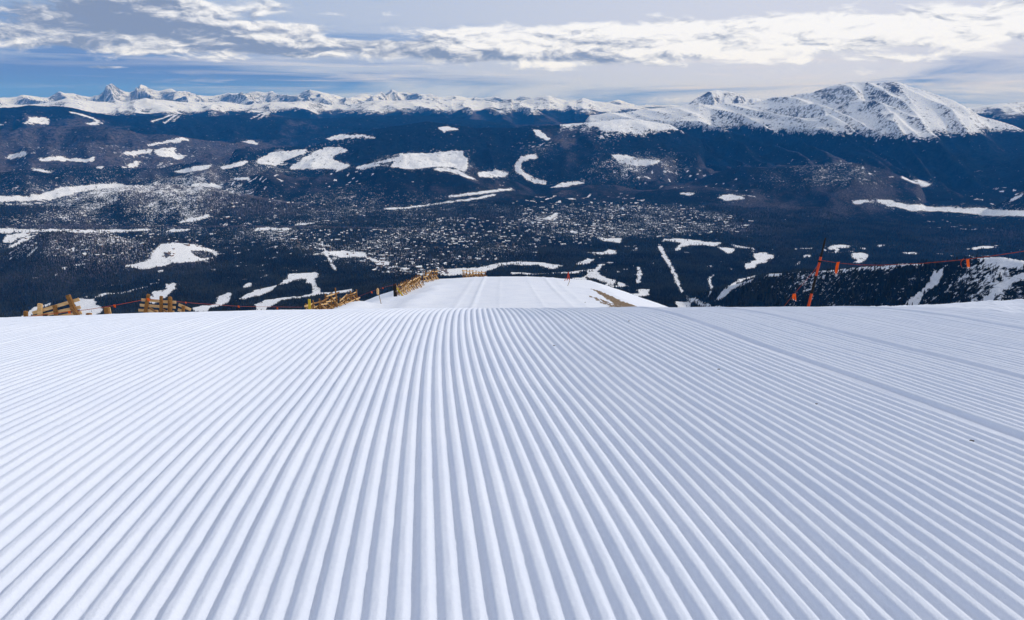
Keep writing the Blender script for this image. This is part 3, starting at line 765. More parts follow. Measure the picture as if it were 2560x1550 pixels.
def terrain_piece(name, i0, i1, mat, label, cat):
    sl = slice(i0, i1+1)
    co = np.stack([X2[sl], Y2[sl], Zt[sl]], -1).reshape(-1, 3)
    o = mesh_np(name, co, grid_faces(i1-i0+1, NAZ), mat, attrs={'open': opn[sl], 'rock_and_shade': rock_and_shade[sl], 'bare': bare[sl]})
    tag(o, label, cat, kind='structure'); return o
i1 = int(np.searchsorted(RR, 8600)); i2 = NR-1
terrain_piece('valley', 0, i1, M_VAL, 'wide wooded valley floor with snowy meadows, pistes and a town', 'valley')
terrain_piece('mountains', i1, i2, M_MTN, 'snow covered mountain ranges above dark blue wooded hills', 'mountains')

def ground_at(a, r):
    fi = np.interp(r, RR, np.arange(NR)); fj = (a-AZ[0])/(AZ[1]-AZ[0])
    i = np.clip(fi.astype(int), 0, NR-2); j = np.clip(fj.astype(int), 0, NAZ-2)
    di = fi-i; dj = fj-j
    z = (Zt[i, j]*(1-di)*(1-dj)+Zt[i+1, j]*di*(1-dj)+Zt[i, j+1]*(1-di)*dj+Zt[i+1, j+1]*di*dj)
    return z, opn[i, j], road[i, j]
# visibility of ground seen from the run: highest sight line so far along each azimuth
HOR = np.maximum.accumulate(Zt/R2, axis=0)
ridge_h = []
_rt = np.geomspace(2.5, 330, 500)
for a in AZ[::10]:
    ridge_h.append(np.max(ridge_z(_rt*math.sin(a), _rt*math.cos(a))/_rt))
ridge_h = np.interp(AZ, AZ[::10], ridge_h)
def seen(a, r, z, lift=0):
    fi = np.interp(r, RR, np.arange(NR)).astype(int); j = np.clip(((a-AZ[0])/(AZ[1]-AZ[0])).astype(int), 0, NAZ-2)
    return ((z+lift)/r > HOR[np.maximum(fi-1, 0), j]-.0006) & ((z+lift)/r > ridge_h[j])

# ------------------------------------------------------------------ forest
def mat_tree():
    m_, t, b = principled('spruce', (.03, .05, .035), 1.0, 0.0)
    at = t.node('ShaderNodeAttribute'); at.attribute_name = 'tone'
    oi = t.node('ShaderNodeObjectInfo')
    v = t.add(at.outputs['Fac'], t.mul(oi.outputs['Random'], .3))
    c = t.mix(v, (.002, .0035, .004), (.046, .050, .038))
    t.l.new(c, b.inputs['Base Color']); return m_
M_TREE = mat_tree()
M_TRUNK = mat_wood('spruce_bark', (.05, .035, .025), (.10, .07, .05))

def scatter(n, r0, r1, a0=-.74, a1=.74, seed=1):
    g = np.random.default_rng(seed)
    a = g.uniform(a0, a1, n)
    r = np.sqrt(g.uniform(r0*r0, r1*r1, n))
    return a, r, g
sets = []
for n, r0, r1, seed in ((42000, 1300, 2400, 1), (115000, 2350, 3400, 2), (125000, 3400, 4700, 3), (90000, 4700, 6400, 4)):
    a, r, g = scatter(n, r0, r1, seed=seed)
    z, op, rd = ground_at(a, r)
    dens = np.where(op > .8, .004, np.where(op > .02, np.clip(1.15-op*1.9, .12, 1), 1.0))
    keep = (g.random(n) < dens) & (rd < .3) & seen(a, r, z, 14)
    a, r, z = a[keep], r[keep], z[keep]
    h = g.uniform(.55, 1.25, len(a))*13*np.where(r < 2400, .95, 1.0)*(1+.10*(r > 4700))
    _, opb, _ = ground_at(a, np.minimum(r*1.018, 6400))      # spruces just below a clearing are the young ones
    h = np.where(opb > .8, h*.6, h)
    sets.append((a, r, z, h))
TA = np.concatenate([s[0] for s in sets]); TR = np.concatenate([s[1] for s in sets]); TZ = np.concatenate([s[2] for s in sets]); TH = np.concatenate([s[3] for s in sets])
order = np.argsort(-(TH/TR)); big = order[:300]; rest = order[300:]

def forest_mesh(ix):
    """two stacked ragged cones per tree"""
    a, r, z, h = TA[ix], TR[ix], TZ[ix], TH[ix]
    n = len(ix); g = np.random.default_rng(5)
    x = r*np.sin(a); y = r*np.cos(a)
    K = 5
    th = (np.arange(K)/K*2*np.pi)[None, :] + g.uniform(0, 6.28, n)[:, None]
    rad = (h*g.uniform(.15, .22, n))[:, None]*g.uniform(.75, 1.25, (n, K))
    V = np.zeros((n, K*2+2, 3), np.float32)
    V[:, :K, 0] = x[:, None]+rad*np.cos(th); V[:, :K, 1] = y[:, None]+rad*np.sin(th); V[:, :K, 2] = (z+.05*h-1.0)[:, None]+g.uniform(-.03, .03, (n, K))*h[:, None]
    V[:, K, 0] = x; V[:, K, 1] = y; V[:, K, 2] = z+.72*h
    th2 = th+.6
    V[:, K+1:2*K+1, 0] = x[:, None]+rad*.62*np.cos(th2); V[:, K+1:2*K+1, 1] = y[:, None]+rad*.62*np.sin(th2); V[:, K+1:2*K+1, 2] = (z+.45*h)[:, None]
    V[:, 2*K+1, 0] = x+g.normal(0, .02, n)*h; V[:, 2*K+1, 1] = y; V[:, 2*K+1, 2] = z+h
    b = (np.arange(n)*(2*K+2))[:, None]
    fs = []
    for k in range(K):
        fs.append(np.concatenate([b+k, b+(k+1) % K, b+K], 1)); fs.append(np.concatenate([b+K+1+k, b+K+1+(k+1) % K, b+2*K+1], 1))
    tone = np.repeat(np.clip(.75*g.random(n)**1.5+.9*fbm(x/230, y/230, 4), 0, 1.3), 2*K+2)
    return mesh_np('forest', V.reshape(-1, 3), np.concatenate(fs), M_TREE, smooth=False, attrs={'tone': tone})
fo = forest_mesh(rest)
tag(fo, 'dense dark spruce forest covering the valley slopes', 'forest', kind='stuff')

def make_tree(seed):
    g = np.random.default_rng(seed)
    t = empty('spruce_tree')
    MB().tube([(0, 0, -1), (0, 0, 3), (0, 0, 11)], [.28, .22, .05], 6).build('trunk', M_TRUNK, t)
    V = []; Fc = []
    for k in range(90):          # drooping branch fans in whorls
        f = (k+.5)/90; zc = 1.2+f*10.6; R = (1-f)**.8*2.5*g.uniform(.7, 1.2)+.12
        a = k*2.39996+g.uniform(-.3, .3); w = .32*R+.12
        c, s = math.cos(a), math.sin(a); b = len(V); dz = -.28*R
        V += [(0, 0, zc+.42), (c*R*.6-s*w, s*R*.6+c*w, zc+dz*.4), (c*R, s*R, zc+dz), (c*R*.6+s*w, s*R*.6-c*w, zc+dz*.4), (c*R*.4, s*R*.4, zc-.35)]
        Fc += [(b, b+1, b+2), (b, b+2, b+3), (b+4, b+2, b+1), (b+4, b+3, b+2)]
    V = V+[(.12, 0, 11.2), (-.06, .1, 11.2), (-.06, -.1, 11.2), (0, 0, 12.3)]; b = len(V)-4
    Fc += [(b, b+1, b+3), (b+1, b+2, b+3), (b+2, b, b+3)]
    mesh_np('crown', np.array(V), np.array(Fc), M_TREE, t, smooth=False, attrs={'tone': np.full(len(V), .25)})
    return t
protos = [make_tree(s) for s in (1, 2, 3)]
used = set()
for q, i in enumerate(big):
    p = protos[q % 3]
    t = p if q < 3 else copy_tree(p)
    s = TH[i]/12.3
    t.location = (TR[i]*math.sin(TA[i]), TR[i]*math.cos(TA[i]), TZ[i]); t.scale = (s*random.uniform(.9, 1.2),)*2+(s,)
    t.rotation_euler = (0, 0, random.uniform(0, 6.28))
    tag(t, 'dark green spruce tree standing at the near edge of the wood on the snowy slope', 'tree', 'single spruces nearest on the slopes')

# ------------------------------------------------------------------ the town
M_HOUSEWALL = mat_wood('house_siding', (.16, .10, .07), (.30, .22, .17), .2)
M_ROOFSNOW, _t, _b = principled('roof_snow', (.86, .88, .91), .7, .1)
M_GREYROOF, _t, _b = principled('bare_roof', (.20, .17, .16), .7, .1)
def house_meshes(w, d, h, rf):
    wall = MB(); wall.box((0, 0, h/2-2), w, d, h+4)
    v = wall.v; b = len(v)
    v += [(-w/2, -d/2, h), (-w/2, d/2, h), (-w/2, 0, h+rf), (w/2, -d/2, h), (w/2, d/2, h), (w/2, 0, h+rf)]
    wall.f += [(b, b+1, b+2), (b+3, b+5, b+4)]
    e = .8; roof = MB(); b = 0
    roof.v = [(-w/2-e, -d/2-e, h-.4), (w/2+e, -d/2-e, h-.4), (w/2+e, 0, h+rf+.5), (-w/2-e, 0, h+rf+.5), (-w/2-e, d/2+e, h-.4), (w/2+e, d/2+e, h-.4),
              (-w/2-e, -d/2-e, h-1), (w/2+e, -d/2-e, h-1), (w/2+e, 0, h+rf-.2), (-w/2-e, 0, h+rf-.2), (-w/2-e, d/2+e, h-1), (w/2+e, d/2+e, h-1)]
    roof.f = [(0, 1, 2, 3), (3, 2, 5, 4), (7, 6, 9, 8), (8, 9, 10, 11), (0, 6, 7, 1), (4, 5, 11, 10), (0, 3, 9, 6), (3, 4, 10, 9), (1, 7, 8, 2), (2, 8, 11, 5)]
    return wall, roof
def make_house(w, d, h, rf, snow=True):
    t = empty('house'); a, b = house_meshes(w, d, h, rf)
    a.build('wall', M_HOUSEWALL, t); b.build('roof', M_ROOFSNOW if snow else M_GREYROOF, t); return t
HP = [make_house(13, 9, 5, 3), make_house(19, 10, 7, 3), make_house(11, 8, 5, 3), make_house(34, 14, 9, 2.5), make_house(15, 10, 6, 3, False)]
g = np.random.default_rng(11)
cand = []
regs = [([(1080, 548), (1420, 540), (1500, 560), (1480, 610), (1250, 625), (1080, 610)], 230), ([(640, 575), (1080, 575), (1180, 600), (1250, 650), (1080, 680), (960, 690), (860, 640), (700, 610)], 300),
        ([(1290, 520), (1560, 505), (1760, 520), (1900, 560), (1760, 590), (1500, 600), (1300, 560)], 300), ([(0, 580), (300, 575), (560, 610), (400, 650), (100, 640)], 120),
        ([(960, 668), (1120, 670), (1120, 692), (990, 694)], 60), ([(1490, 395), (1700, 395), (1700, 420), (1500, 420)], 45), ([(250, 490), (900, 490), (1150, 520), (900, 560), (300, 555)], 50)]
hi = np.nonzero((R2.ravel() > 3300) & (R2.ravel() < 8000))[0]
for poly, n in regs:
    sub = inpoly(poly, UU, VV); sub = sub[(R2.ravel()[sub] > 3300) & (R2.ravel()[sub] < 9000)]
    pick = g.choice(sub, size=min(n, len(sub)), replace=False)
    for q in pick:
        a = float(A2.ravel()[q])+g.normal(0, .0003); r = float(R2.ravel()[q]); z = float(Zt.ravel()[q])
        if bool(seen(np.array([a]), np.array([r]), np.array([z]), 8)[0]): cand.append((a, r, z))
cand.sort(key=lambda c: c[1])
hw = MB(); 
def place(c, k): return (c[1]*math.sin(c[0]), c[1]*math.cos(c[0]), c[2]), g.choice([0, 1.2, 1.57, 2.7, .3])+g.normal(0, .15)
others_w = []; others_r = []
for q, c in enumerate(cand):
    k = int(g.choice(5, p=[.22, .15, .20, .07, .36]))
    loc, rz = place(c, k)
    if q < 300:
        h_ = HP[q] if q < 5 else copy_tree(HP[k])
        h_.location = loc; h_.rotation_euler = (0, 0, rz)
        tag(h_, 'small snow roofed house of the town on the valley floor', 'house', 'houses of the town in the valley')
    else: others_w.append((loc, rz, k))
VV_, FF_, mi = [], [], []
for loc, rz, k in others_w:
    dims = [(13, 9, 5, 3), (19, 10, 7, 3), (11, 8, 5, 3), (34, 14, 9, 2.5), (15, 10, 6, 3)][k]
    a, b = house_meshes(*dims); R_ = Matrix.Rotation(rz, 3, 'Z')
    for part, m_ in ((a, 0), (b, 1)):
        o0 = len(VV_); VV_ += [tuple(R_ @ Vector(p)+Vector(loc)) for p in part.v]
        FF_ += [tuple(o0+i for i in f) for f in part.f]; mi += [m_]*len(part.f)
me = bpy.data.meshes.new('houses'); me.from_pydata(VV_, [], FF_); me.materials.append(M_HOUSEWALL); me.materials.append(M_ROOFSNOW)
me.polygons.foreach_set('material_index', mi); me.update()
ho = bpy.data.objects.new('houses', me); COL.objects.link(ho)
tag(ho, 'far scatter of tiny snow roofed houses among the trees of the valley', 'houses', kind='stuff')

# ------------------------------------------------------------------ snow fences
def gz(x, y): return float(ridge_z(np.array(x, float), np.array(y, float)))

def board_fence(name_label, d, posts, boards, extra=None, group='wooden snow fences along the run'):
    """posts: (u_bottom, u_top, v_top, width, kind); boards: (u0, v0, u1, v1, height); all traced, standing d metres ahead"""
    c = sum(p[0] for p in posts)/len(posts)
    b0 = at_depth(c, posts[0][2], d); t = empty('snow_fence', (b0.x, b0.y, gz(b0.x, b0.y)))
    off = Vector(t.location)
    for i, (ub, ut, vt, w, kind) in enumerate(posts):
        top = at_depth(ut, vt, d); top.y -= .03
        bx = at_depth(ub, vt+40, d).x
        zb = gz(bx, d)-.25
        slopex = 0
        # lean carried down to the ground
        p1 = at_depth(ub, vt+40, d); dirv = (p1-top)
        s = (zb-top.z)/dirv.z; bot = top+dirv*s; bot.y = d-.03
        mb = MB()
        if kind == 'round': mb.tube([bot-off, top-off-Vector((0, 0, .08)), top-off], [w/2, w/2, w*.3], 10)
        else: mb.beam(bot-off, top-off, w, .13)
        o = mb.build('post', {'round': M_POST, 'post': M_POST, 'board': M_BOARD, 'yellow': M_YELLOW}[kind], t, bevel=.012)
    for (u0, v0, u1, v1, h) in boards:
        a = at_depth(u0, v0, d); b = at_depth(u1, v1, d); a.y += .075; b.y += .075
        MB().beam(a-off, b-off, h, .05).build('board', M_BOARD, t, bevel=.008)
    for (u0, v0, u1, v1, w) in (extra or []):
        a = at_depth(u0, v0, d-.25); b = at_depth(u1, v1, d-1.0)
        MB().beam(a-off, b-off, w, .06).build('brace', M_POST, t, bevel=.008)
    tag(t, name_label, 'fence', group)
    return t

def zz(X, Y): return 50+X/10.267, 720+Y/10.267
def zb(X, Y): return 330+X/12.968, 720+Y/12.968
# leftmost fence, boards sloping up to the right
P_ = []
D1 = 33.0; px = D1/F*1.04
def post1(Xb, Xt, Yt, w, kind):
    u, v = zz(Xt, Yt); ub = zz(Xb, Yt)[0]; P_.append((ub, u, v, w/10.267*px, kind))
P_.clear()
post1(162, 160, 590, 85, 'post'); post1(525, 525, 400, 105, 'board'); post1(965, 895, 440, 80, 'post'); 
u1, v1 = zz(1235, 175); ub1 = zz(1415, 175)[0]
P_.append((ub1, u1, v1, 105/10.267*px, 'post'))
Bd = []
def bd1(X0, Y0, X1, Y1, h):
    a = zz(X0, Y0); b = zz(X1, Y1); Bd.append((a[0], a[1], b[0], b[1], h/10.267*px))
bd1(300, 655, 1500, 300, 85); bd1(540, 715, 1530, 500, 85); bd1(560, 830, 1560, 640, 85); bd1(290, 760, 700, 700, 80)
board_fence('leftmost snow fence with three pale boards slanting up to a leaning post', D1, P_, Bd,
            extra=[(*zz(1300, 520), *zz(1520, 720), 70/10.267*px)])
# stub posts between the first two fences
for (X, Yt, w, lab) in ((2215, 500, 120, 'short broad wooden post stub between the two left fences'), (1745, 645, 90, 'lowest small wooden post stub just right of the leftmost fence')):
    u, v = zz(X, Yt); p = at_depth(u, v, 34.0)
    t = empty('wooden_post', (p.x, 34.0, gz(p.x, 34.0)-.2)); off = Vector(t.location)
    MB().beam(Vector((p.x, 34.0, gz(p.x, 34.)-.3))-off, p-off, w/10.267*px, .14).build('plank', M_POST, t, bevel=.012)
    MB().beam(Vector((p.x+.13, 34.1, gz(p.x, 34.)-.3))-off, p-off+Vector((.09, .1, -.02)), .09, .05).build('plank', M_BOARD, t, bevel=.008)
    tag(t, lab, 'post')
# second fence
D2 = 38.0; px = D2/F*1.04; P_ = []; Bd = []
for Xb, Xt, Yt, w, k in ((450, 545, 200, 95, 'post'), (950, 955, 260, 85, 'post'), (1240, 1235, 275, 135, 'round'), (1670, 1670, 575, 85, 'post')):
    u, v = zb(Xt, Yt); P_.append((zb(Xb, Yt)[0], u, v, w/12.968*px, k))
def bd2(X0, Y0, X1, Y1, h):
    a = zb(X0, Y0); b = zb(X1, Y1); Bd.append((a[0], a[1], b[0], b[1], h/12.968*px))
bd2(285, 395, 860, 435, 90); bd2(975, 455, 1410, 475, 90); bd2(235, 565, 860, 610, 85); bd2(960, 610, 1390, 640, 80); bd2(190, 730, 830, 770, 85); bd2(1010, 780, 1350, 790, 80)
bd2(1490, 550, 1890, 720, 90); bd2(1470, 710, 1620, 770, 85)
board_fence('second snow fence from the left, level boards on four posts with a slanting end panel', D2, P_, Bd,
            extra=[(*zb(560, 640), *zb(800, 790), 60/12.968*px), (*zb(1020, 700), *zb(1160, 800), 55/12.968*px)])

# further fences: panels of pickets and boards seen end on, along the left edge of the run
def picket_fence(label, a, b, h0, h1, n, seed, yellow=False, black=False, rails=3):
    g = random.Random(seed)
    (xa, ya), (xb, yb) = a, b
    t = empty('snow_fence', (xa, ya, gz(xa, ya))); off = Vector(t.location)
    dirv = Vector((xb-xa, yb-ya, 0)); L = dirv.length; dirv.normalize(); nrm = Vector((-dirv.y, dirv.x, 0))
    # main posts
    for k in range(n):
        f = k/(n-1); x = xa+(xb-xa)*f; y = ya+(yb-ya)*f; z = gz(x, y); h = h0+(h1-h0)*f
        tp = Vector((x+g.uniform(-.15, .15), y, z+h*g.uniform(.92, 1.08)))
        MB().beam(Vector((x, y, z-.3))-off, tp-off, .16, .14, up=tuple(nrm)).build('post', M_POST, t)
        q = Vector((x, y, z+h*.75)); r_ = Vector((x+1.1, y-.25, z-.1))
        if k % 2 == 0: MB().beam(q-off, r_-off, .13, .05, up=tuple(dirv)).build('brace', M_POST if g.random() < .5 else M_BOARD, t)
    for k in range(n-1):
        f0 = k/(n-1); f1 = (k+1)/(n-1)
        for j in range(rails):
            s = (j+.6)/rails*.97
            pa = Vector((xa+(xb-xa)*f0, ya+(yb-ya)*f0, 0)); pb = Vector((xa+(xb-xa)*f1, ya+(yb-ya)*f1, 0))
            pa.z = gz(pa.x, pa.y)+s*(h0+(h1-h0)*f0)+g.uniform(-.22, .22); pb.z = gz(pb.x, pb.y)+s*(h0+(h1-h0)*f1)+g.uniform(-.22, .22)
            sd = nrm*(.10 if j % 2 else -.10)+Vector((g.uniform(-.1, .35), 0, 0))
            e = dirv*g.uniform(.1, .5)
            MB().beam(pa-e-off+sd, pb+e-off+sd, g.uniform(.15, .24), .05, up=tuple(nrm)).build('board', M_BOARD if g.random() < .7 else M_POST, t)
        # crossed props that hold the panel up
        xm = xa+(xb-xa)*(f0+f1)/2; ym = ya+(yb-ya)*(f0+f1)/2; zm = gz(xm, ym)
        MB().beam(Vector((xm-.7, ym-.2, zm-.1))-off, Vector((xm+.5, ym+.2, zm+h0*g.uniform(.6, .95)))-off, .16, .06, up=tuple(dirv)).build('prop', M_POST, t)
        MB().beam(Vector((xm+.9, ym+.3, zm-.1))-off, Vector((xm-.3, ym, zm+h0*g.uniform(.6, .95)))-off, .16, .06, up=tuple(dirv)).build('prop', M_BOARD, t)
    if yellow:
        x, y = xa+.45, ya-.1; z = gz(x, y)
        MB().beam(Vector((x, y, z-.2))-off, Vector((x+.12, y, z+h0*1.25))-off, .32, .10, up=(0, 1, 0)).build('marker_board', M_YELLOW, t)
    if black:
        x, y = xa-.25, ya-.3; z = gz(x, y)
        MB().box(Vector((x, y, z+h0*.5-.1))-off, .55, .12, h0+.3).build('padding', M_BLACK, t)
        MB().beam(Vector((x+.35, y-.05, z+h0*.7))-off, Vector((x+1.75, y-.5, z-.1))-off, .20, .08, up=(0, 1, 0)).build('brace', M_YELLOW, t)
    tag(t, label, 'fence', 'wooden snow fences along the run')
    return t
picket_fence('third snow fence, a tangled low row of brown boards with one upright yellow board', (-26.2, 83), (-24.6, 92), 1.9, 2.8, 6, 5, yellow=True)
picket_fence('short broken fence section with two bare posts right of the yellow board', (-24.3, 93), (-23.2, 98), 1.1, 1.9, 4, 8)
picket_fence('long brown snow fence with black padded end and yellow brace beside the run', (-20.5, 117), (-19.8, 142), 2.3, 2.4, 13, 21, black=True)
picket_fence('short brown snow fence beyond the long one near the brow of the far run', (-20.1, 150), (-18.0, 158), 2.6, 2.5, 6, 33)
picket_fence('low brown snow fence with a dark end peeping over the far brow', (-12.6, 171), (-7.2, 177), 2.7, 2.6, 8, 41, rails=3)

# ------------------------------------------------------------------ ropes, flags, poles
def mat_flat(name, c, rough=.6):
    m_, t, b = principled(name, c, rough, .3)
    co = t.node('ShaderNodeTexCoord').outputs['Object']
    n = t.noise(co, 40, 4, .6)
    t.l.new(t.mix(t.smooth(n, .3, .7), tuple(x*.75 for x in c), c), b.inputs['Base Color']); return m_
def mat_vinyl(name, c):
    m_ = mat_flat(name, c, .5); t = NT(m_.node_tree); b = m_.node_tree.nodes['Principled BSDF']; o_ = m_.node_tree.nodes['Material Output']
    tr = t.node('ShaderNodeBsdfTranslucent'); tr.inputs[0].default_value = (*c, 1)
    mx = t.node('ShaderNodeMixShader'); mx.inputs[0].default_value = .45
    t.l.new(b.outputs[0], mx.inputs[1]); t.l.new(tr.outputs[0], mx.inputs[2]); t.l.new(mx.outputs[0], o_.inputs['Surface'])
    return m_
M_ORANGE = mat_vinyl('orange_vinyl', (.98, .20, .012)); M_RED = mat_flat('orange_paint', (.62, .06, .012)); M_ROPE = mat_flat('faded_orange_rope', (.34, .055, .03), .8)
M_PBLACK = mat_flat('black_pole', (.006, .006, .007), .8); M_BAMBOO = mat_flat('bamboo', (.35, .22, .10)); M_FLAGTIP = mat_flat('frosted_tip', (.75, .55, .50))

DP = 7.6
top = at_depth(2064, 595, DP); low = at_depth(2022, 762, DP)
dv = (low-top); zg = gz(low.x, DP); s = (zg-.25-top.z)/dv.z
foot = top+dv*s
pole = empty('marker_pole', foot); L = (top-foot)
def seg(v0, v1): # fractions by photo rows
    f0 = (v0-595)/(762-595); f1 = (v1-595)/(762-595); return top+dv*f0-foot, top+dv*f1-foot
for (va, vb, m_, nm, r0, r1) in ((595, 641, M_PBLACK, 'pole_section', .0085, .012), (641, 688, M_RED, 'orange_band', .0135, .014), (688, 733, M_PBLACK, 'pole_section', .0135, .014), (733, 595+(762-595)*s, M_RED, 'orange_band', .015, .0155)):
    a, b = seg(va, vb); MB().tube([a, b], [r0, r1], 12).build(nm, m_, pole, smooth=True)
a, b = seg(650, 654); MB().tube([a, b], [.024, .024], 12).build('rope_collar', M_PBLACK, pole)
tag(pole, 'leaning black marker pole with orange bands standing beyond the crest on the right', 'pole')

def rope(label, pts, r, twist=True, name='rope'):
    P3 = [Vector(p) for p in pts]
    mb = MB()
    if twist:
        dense = []
        for p, q in zip(P3[:-1], P3[1:]):
            n = max(2, int((q-p).length/.035)); dense += [p.lerp(q, k/n) for k in range(n)]
        dense.append(P3[-1])
        for s_ in (0, math.pi):
            pp = []
            for k, p in enumerate(dense):
                a = k*1.1+s_; pp.append(p+Vector((0, math.cos(a), math.sin(a)))*r*.55)
            mb.tube(pp, r*.62, 5)
    else: mb.tube(P3, r, 6)
    return tag(mb.build(name, M_ROPE, None, smooth=True), label, 'rope')
K0 = at_depth(2054, 652, DP)
right_pts = []
for (u, v, Y) in ((2054, 651, 7.6), (2100, 658, 7.2), (2150, 662, 6.9), (2200, 663, 6.6), (2300, 659, 6.1), (2400, 650, 5.6), (2480, 640, 5.2), (2560, 628, 4.9), (2660, 612, 4.5), (2800, 585, 4.2)):
    right_pts.append(at_depth(u, v, Y))
rope('orange twisted rope running right from the black and orange pole out of the picture', right_pts, .0030)
left_pts = [at_depth(u, v, Y) for u, v, Y in ((2052, 652, 7.6), (2030, 684, 8.2), (2005, 712, 8.9), (1985, 735, 9.5), (1962, 764, 10.2), (1935, 800, 11.2))]
rope('thin orange rope slanting down to the left from the black and orange pole', left_pts, .0036)
def flag(label, u, v, Y, wid, hgt, two=True, tilt=0.0):
    """a strip of orange vinyl folded over the rope: two hanging tails"""
    p = at_depth(u, v, Y); px = Y/F*1.03
    t = empty('warning_flag', p)
    def strip(u0, u1, w0, w1, length, bow, yaw, nm):
        V = []; Fc = []; n = 8
        for k in range(n+1):
            f = k/n; x = (u0+(u1-u0)*f)*px + bow*math.sin(f*math.pi)*px; z = -f*length*px+.004; w = (w0+(w1-w0)*f)*px/2*math.sin(min(1, (1-f)*5+.3)*math.pi/2)
            for sx in (-1, 1):
                for sy in (-1, 1):
                    V.append((x+sx*w*math.cos(yaw), sx*w*math.sin(yaw)+sy*.0012+.02*math.sin(f*3), z))
        for k in range(n):
            b = k*4
            for i, j in ((0, 1), (1, 3), (3, 2), (2, 0)): Fc.append((b+i, b+j, b+4+j, b+4+i))
        Fc.append((0, 2, 3, 1)); b = n*4; Fc.append((b, b+1, b+3, b+2))
        m2 = MB(); m2.v = V; m2.f = Fc; o = m2.build(nm, M_ORANGE, t, smooth=False); o.data.materials.append(M_FLAGTIP)
        for i in range((n-1)*4, n*4): o.data.polygons[i].material_index = 1
    strip(*two[0], 'flag_tail'); strip(*two[1], 'flag_tail')
    tag(t, label, 'flag', 'orange rope flags on the right')
flag('orange flag folded over the rope just right of the black and orange pole', 2096, 656, 7.22, 8, 34, [(0, -1, 8, 5, 34, 0, .2), (2, 3, 7, 3, 30, 1, .9)])
flag('open forked orange flag on the right rope, farther from the pole', 2415, 648, 5.53, 8, 26, [(-6, -4, 3, 2, 24, -2, 1.0), (4, 12, 8, 8, 25, 3, .2)])
flag('small orange flag low on the left slanting rope near the snow', 1985, 735, 9.5, 6, 22, [(-1, 1, 5, 4, 17, 0, .2), (2, 7, 6, 4, 20, 1, .2)])

# ropes on the left fences
la = at_depth(-60, 797, 30); lb = at_depth(zz(1300, 615)[0], zz(1300, 600)[1], 32.8); lc = at_depth(zz(2400, 440)[0], zz(2400, 450)[1], 34.5)
ld = at_depth(zb(500, 370)[0], zb(500, 360)[1], 37.7); le = at_depth(600, 766, 52); lf = at_depth(755, 768, 78)
rope('thin red rope strung from the left edge along the two wooden fences', [la, at_depth(60, 793, 31), lb, at_depth(zz(1700, 530)[0], zz(1700, 560)[1], 33.6), lc, ld, at_depth(zb(1000, 395)[0], zb(1000, 400)[1], 38), at_depth(zb(2000, 480)[0], zb(2000, 490)[1], 43), le, lf], .014, twist=False)
rope('thin dark red rope rising to the black padded fence end', [at_depth(880, 748, 91), at_depth(930, 728, 100), at_depth(960, 718, 106), at_depth(990, 711, 116.6)], .012, twist=False)
def small_flag(label, u, v, Y, s=1.0, grp='small red flags on the left ropes'):
    p = at_depth(u, v, Y); px = Y/F
    mb = MB(); t = empty('rope_flag', p)
    w = 2.8*px*s; h = 4.5*px*s
    for sgn, nm in ((-1, 'tail'), (1, 'tail')):
        m2 = MB(); x0 = sgn*w*.3
        m2.v = [(x0-w*.3, -.01, 0), (x0+w*.3, -.01, 0), (x0+w*.5, -.04, -h*(.8+.2*sgn)), (x0+w*.1, -.04, -h), (x0-w*.3, .01, 0), (x0+w*.3, .01, 0), (x0+w*.5, -.02, -h*(.8+.2*sgn)), (x0+w*.1, -.02, -h)]
        m2.f = [(0, 1, 2, 3), (7, 6, 5, 4), (0, 4, 5, 1), (1, 5, 6, 2), (2, 6, 7, 3), (3, 7, 4, 0)]
        m2.build(nm, M_ORANGE, t)
    tag(t, label, 'flag', grp)
small_flag('orange rag on the rope at the far left picture edge', 16, 794, 30.3, 1.3)
small_flag('red rag tied to the leaning post of the leftmost fence', *zz(1255, 590), 32.6, 1.8)
small_flag('red flag on the rope midway between the two left fences', *zz(2420, 430), 34.4, 1.6)
small_flag('red rag tied to the first post of the second fence', *zb(520, 330), 37.5, 1.9)
small_flag('tiny red flag on the rope just right of the second fence', *zb(1740, 450), 41, .9)
small_flag('red flag on the rope farther right of the second fence', 596, 764, 52, 1.2)
small_flag('small red flag hanging low on the rope before the yellow board', 693, 769, 66, 1.0)
small_flag('dark red flag on the rope climbing to the black fence end', 929, 729, 99.5, 1.0)
small_flag('reddish flag on the rope nearest the black fence end', 957, 719, 105.5, .8)

def thin_pole(label, ub, vb, ut, vt, Y, r, mat, cat='pole', head=None):
    t_ = at_depth(ut, vt, Y); b_ = at_depth(ub, vb, Y); b_.z = min(b_.z, gz(b_.x, Y)-.1)
    e = empty('bamboo_pole', b_)
    MB().tube([Vector((0, 0, 0)), t_-b_], r, 8).build('cane', mat, e)
    if head:
        MB().tube([t_-b_-Vector((0, 0, .9)), t_-b_-Vector((0, 0, .1)), t_-b_+Vector((0, 0, .1))], [.18, .22, .08], 8).build('knot', head, e)
    return tag(e, label, cat)
thin_pole('thin bamboo pole with a pale bundle on top left of the black fence end', 952, 747, 944, 722, 103, .055, M_BAMBOO, head=M_BOARD)
thin_pole('thin grey stick standing in the snow right of the far run', 1458, 771, 1463, 755, 99, .04, M_PBLACK)
thin_pole('slender leaning pole below the red marker at the far brow', 1417, 720, 1424, 702, 135, .05, M_BAMBOO)
thin_pole('short reddish pole left of the slender leaning one near the brow', 1411, 704, 1414, 696, 150, .06, M_RED)
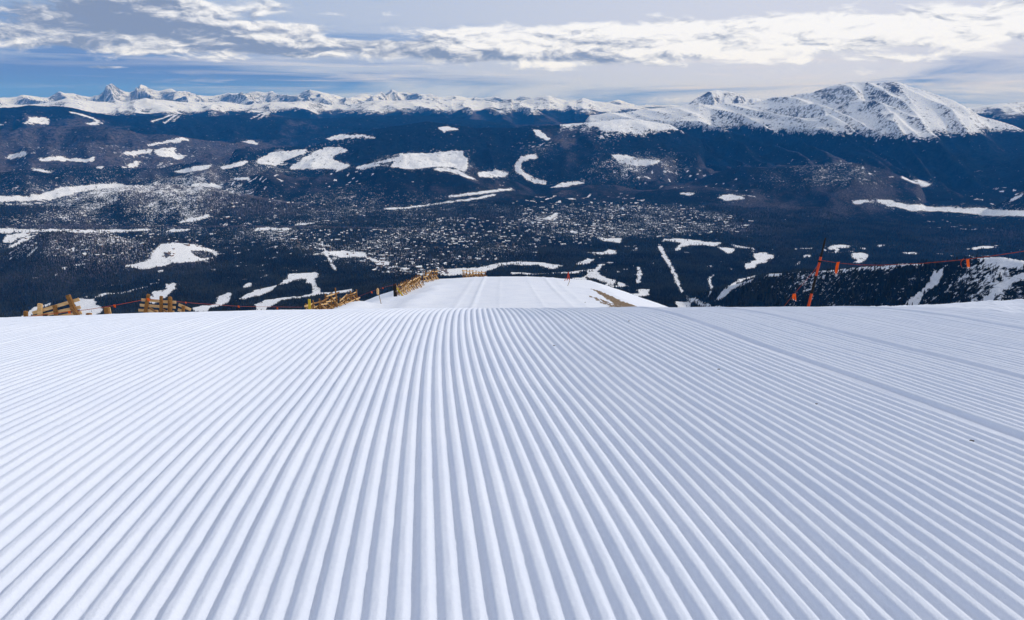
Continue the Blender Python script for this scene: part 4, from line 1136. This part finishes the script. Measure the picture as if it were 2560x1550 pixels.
# crossed red markers at the right end of the brow
e = empty('crossed_markers', (at_depth(1421, 697, 152).x, 152, gz(at_depth(1421, 697, 152).x, 152)))
off = Vector(e.location)
for (u0, v0, u1, v1) in ((1417, 704, 1421, 680), (1424, 704, 1421, 682), (1418, 692, 1424, 691)):
    a = at_depth(u0, v0, 152); b = at_depth(u1, v1, 152)
    if v0 > 700: a.z = min(a.z, gz(a.x, 152)-.05)
    MB().tube([a-off, b-off], .10, 6).build('leg' if v0 > 700 else 'crossbar', M_RED, e)
tag(e, 'red frame of crossed poles at the right end of the far brow', 'marker')

# small dark specks blown onto the groomed snow
M_SPECK = mat_flat('bark_crumb', (.10, .09, .09))
for (u, v, w, lab) in ((1796, 922, .007, 'tiny dark crumb of bark on the groomed snow right of centre'), (2427, 1100, .009, 'dark crumb on the groomed snow near the right edge'), (1571, 802, .009, 'dark crumb high on the groomed snow below the far brown grass'), (1384, 863, .007, 'dark crumb on the ribs just right of centre below the crest'), (2040, 1008, .006, 'tiny dark crumb right of centre, midway down the ribs')):
    a, b, c = ray(u, v); y = .9
    for _ in range(60):
        k = y/b; zt = c*k; zg = gz(a*k, y)+.013
        y += (zt-zg)*.9/max(.25, (abs(c)/b))*1.0
        y = min(max(y, .5), 5)
    mb = MB(); 
    for q in range(2):
        th = random.uniform(0, 3); mb.box((q*w*.5, 0, 0), w, w*.5, w*.4, Matrix.Rotation(th, 3, 'Z') @ Matrix.Rotation(.4, 3, 'X'))
    o = mb.build('bark_crumb', M_SPECK, None, bevel=w*.1); o.location = (a*y/b, y, zg-.002)
    tag(o, lab, 'crumb')

# ------------------------------------------------------------------ air
hz, t, b = principled('haze_air')
t.n.clear()
vol = t.node('ShaderNodeVolumePrincipled')
vol.inputs['Color'].default_value = (.03, .33, 1.0, 1)
vol.inputs['Absorption Color'].default_value = (1, 1, 1, 1)
vol.inputs['Density'].default_value = 2.6e-5
vol.inputs['Anisotropy'].default_value = 0.0
out = t.node('ShaderNodeOutputMaterial'); t.l.new(vol.outputs[0], out.inputs['Volume'])
zmin = float(Zt.min())-1.0; zmin = min(zmin, -2500); zmax = float(Zt.max())+15
hb = MB(); hb.box((0, 14500, (zmin+zmax)/2), 46000, 31000, zmax-zmin)
ho = hb.build('haze', hz); tag(ho, 'thin blue air between the viewer and the far mountains', 'haze', kind='stuff')
print('TERRAIN z range', float(Zt.min()), float(Zt.max()), 'trees', len(TA), 'houses', len(cand))
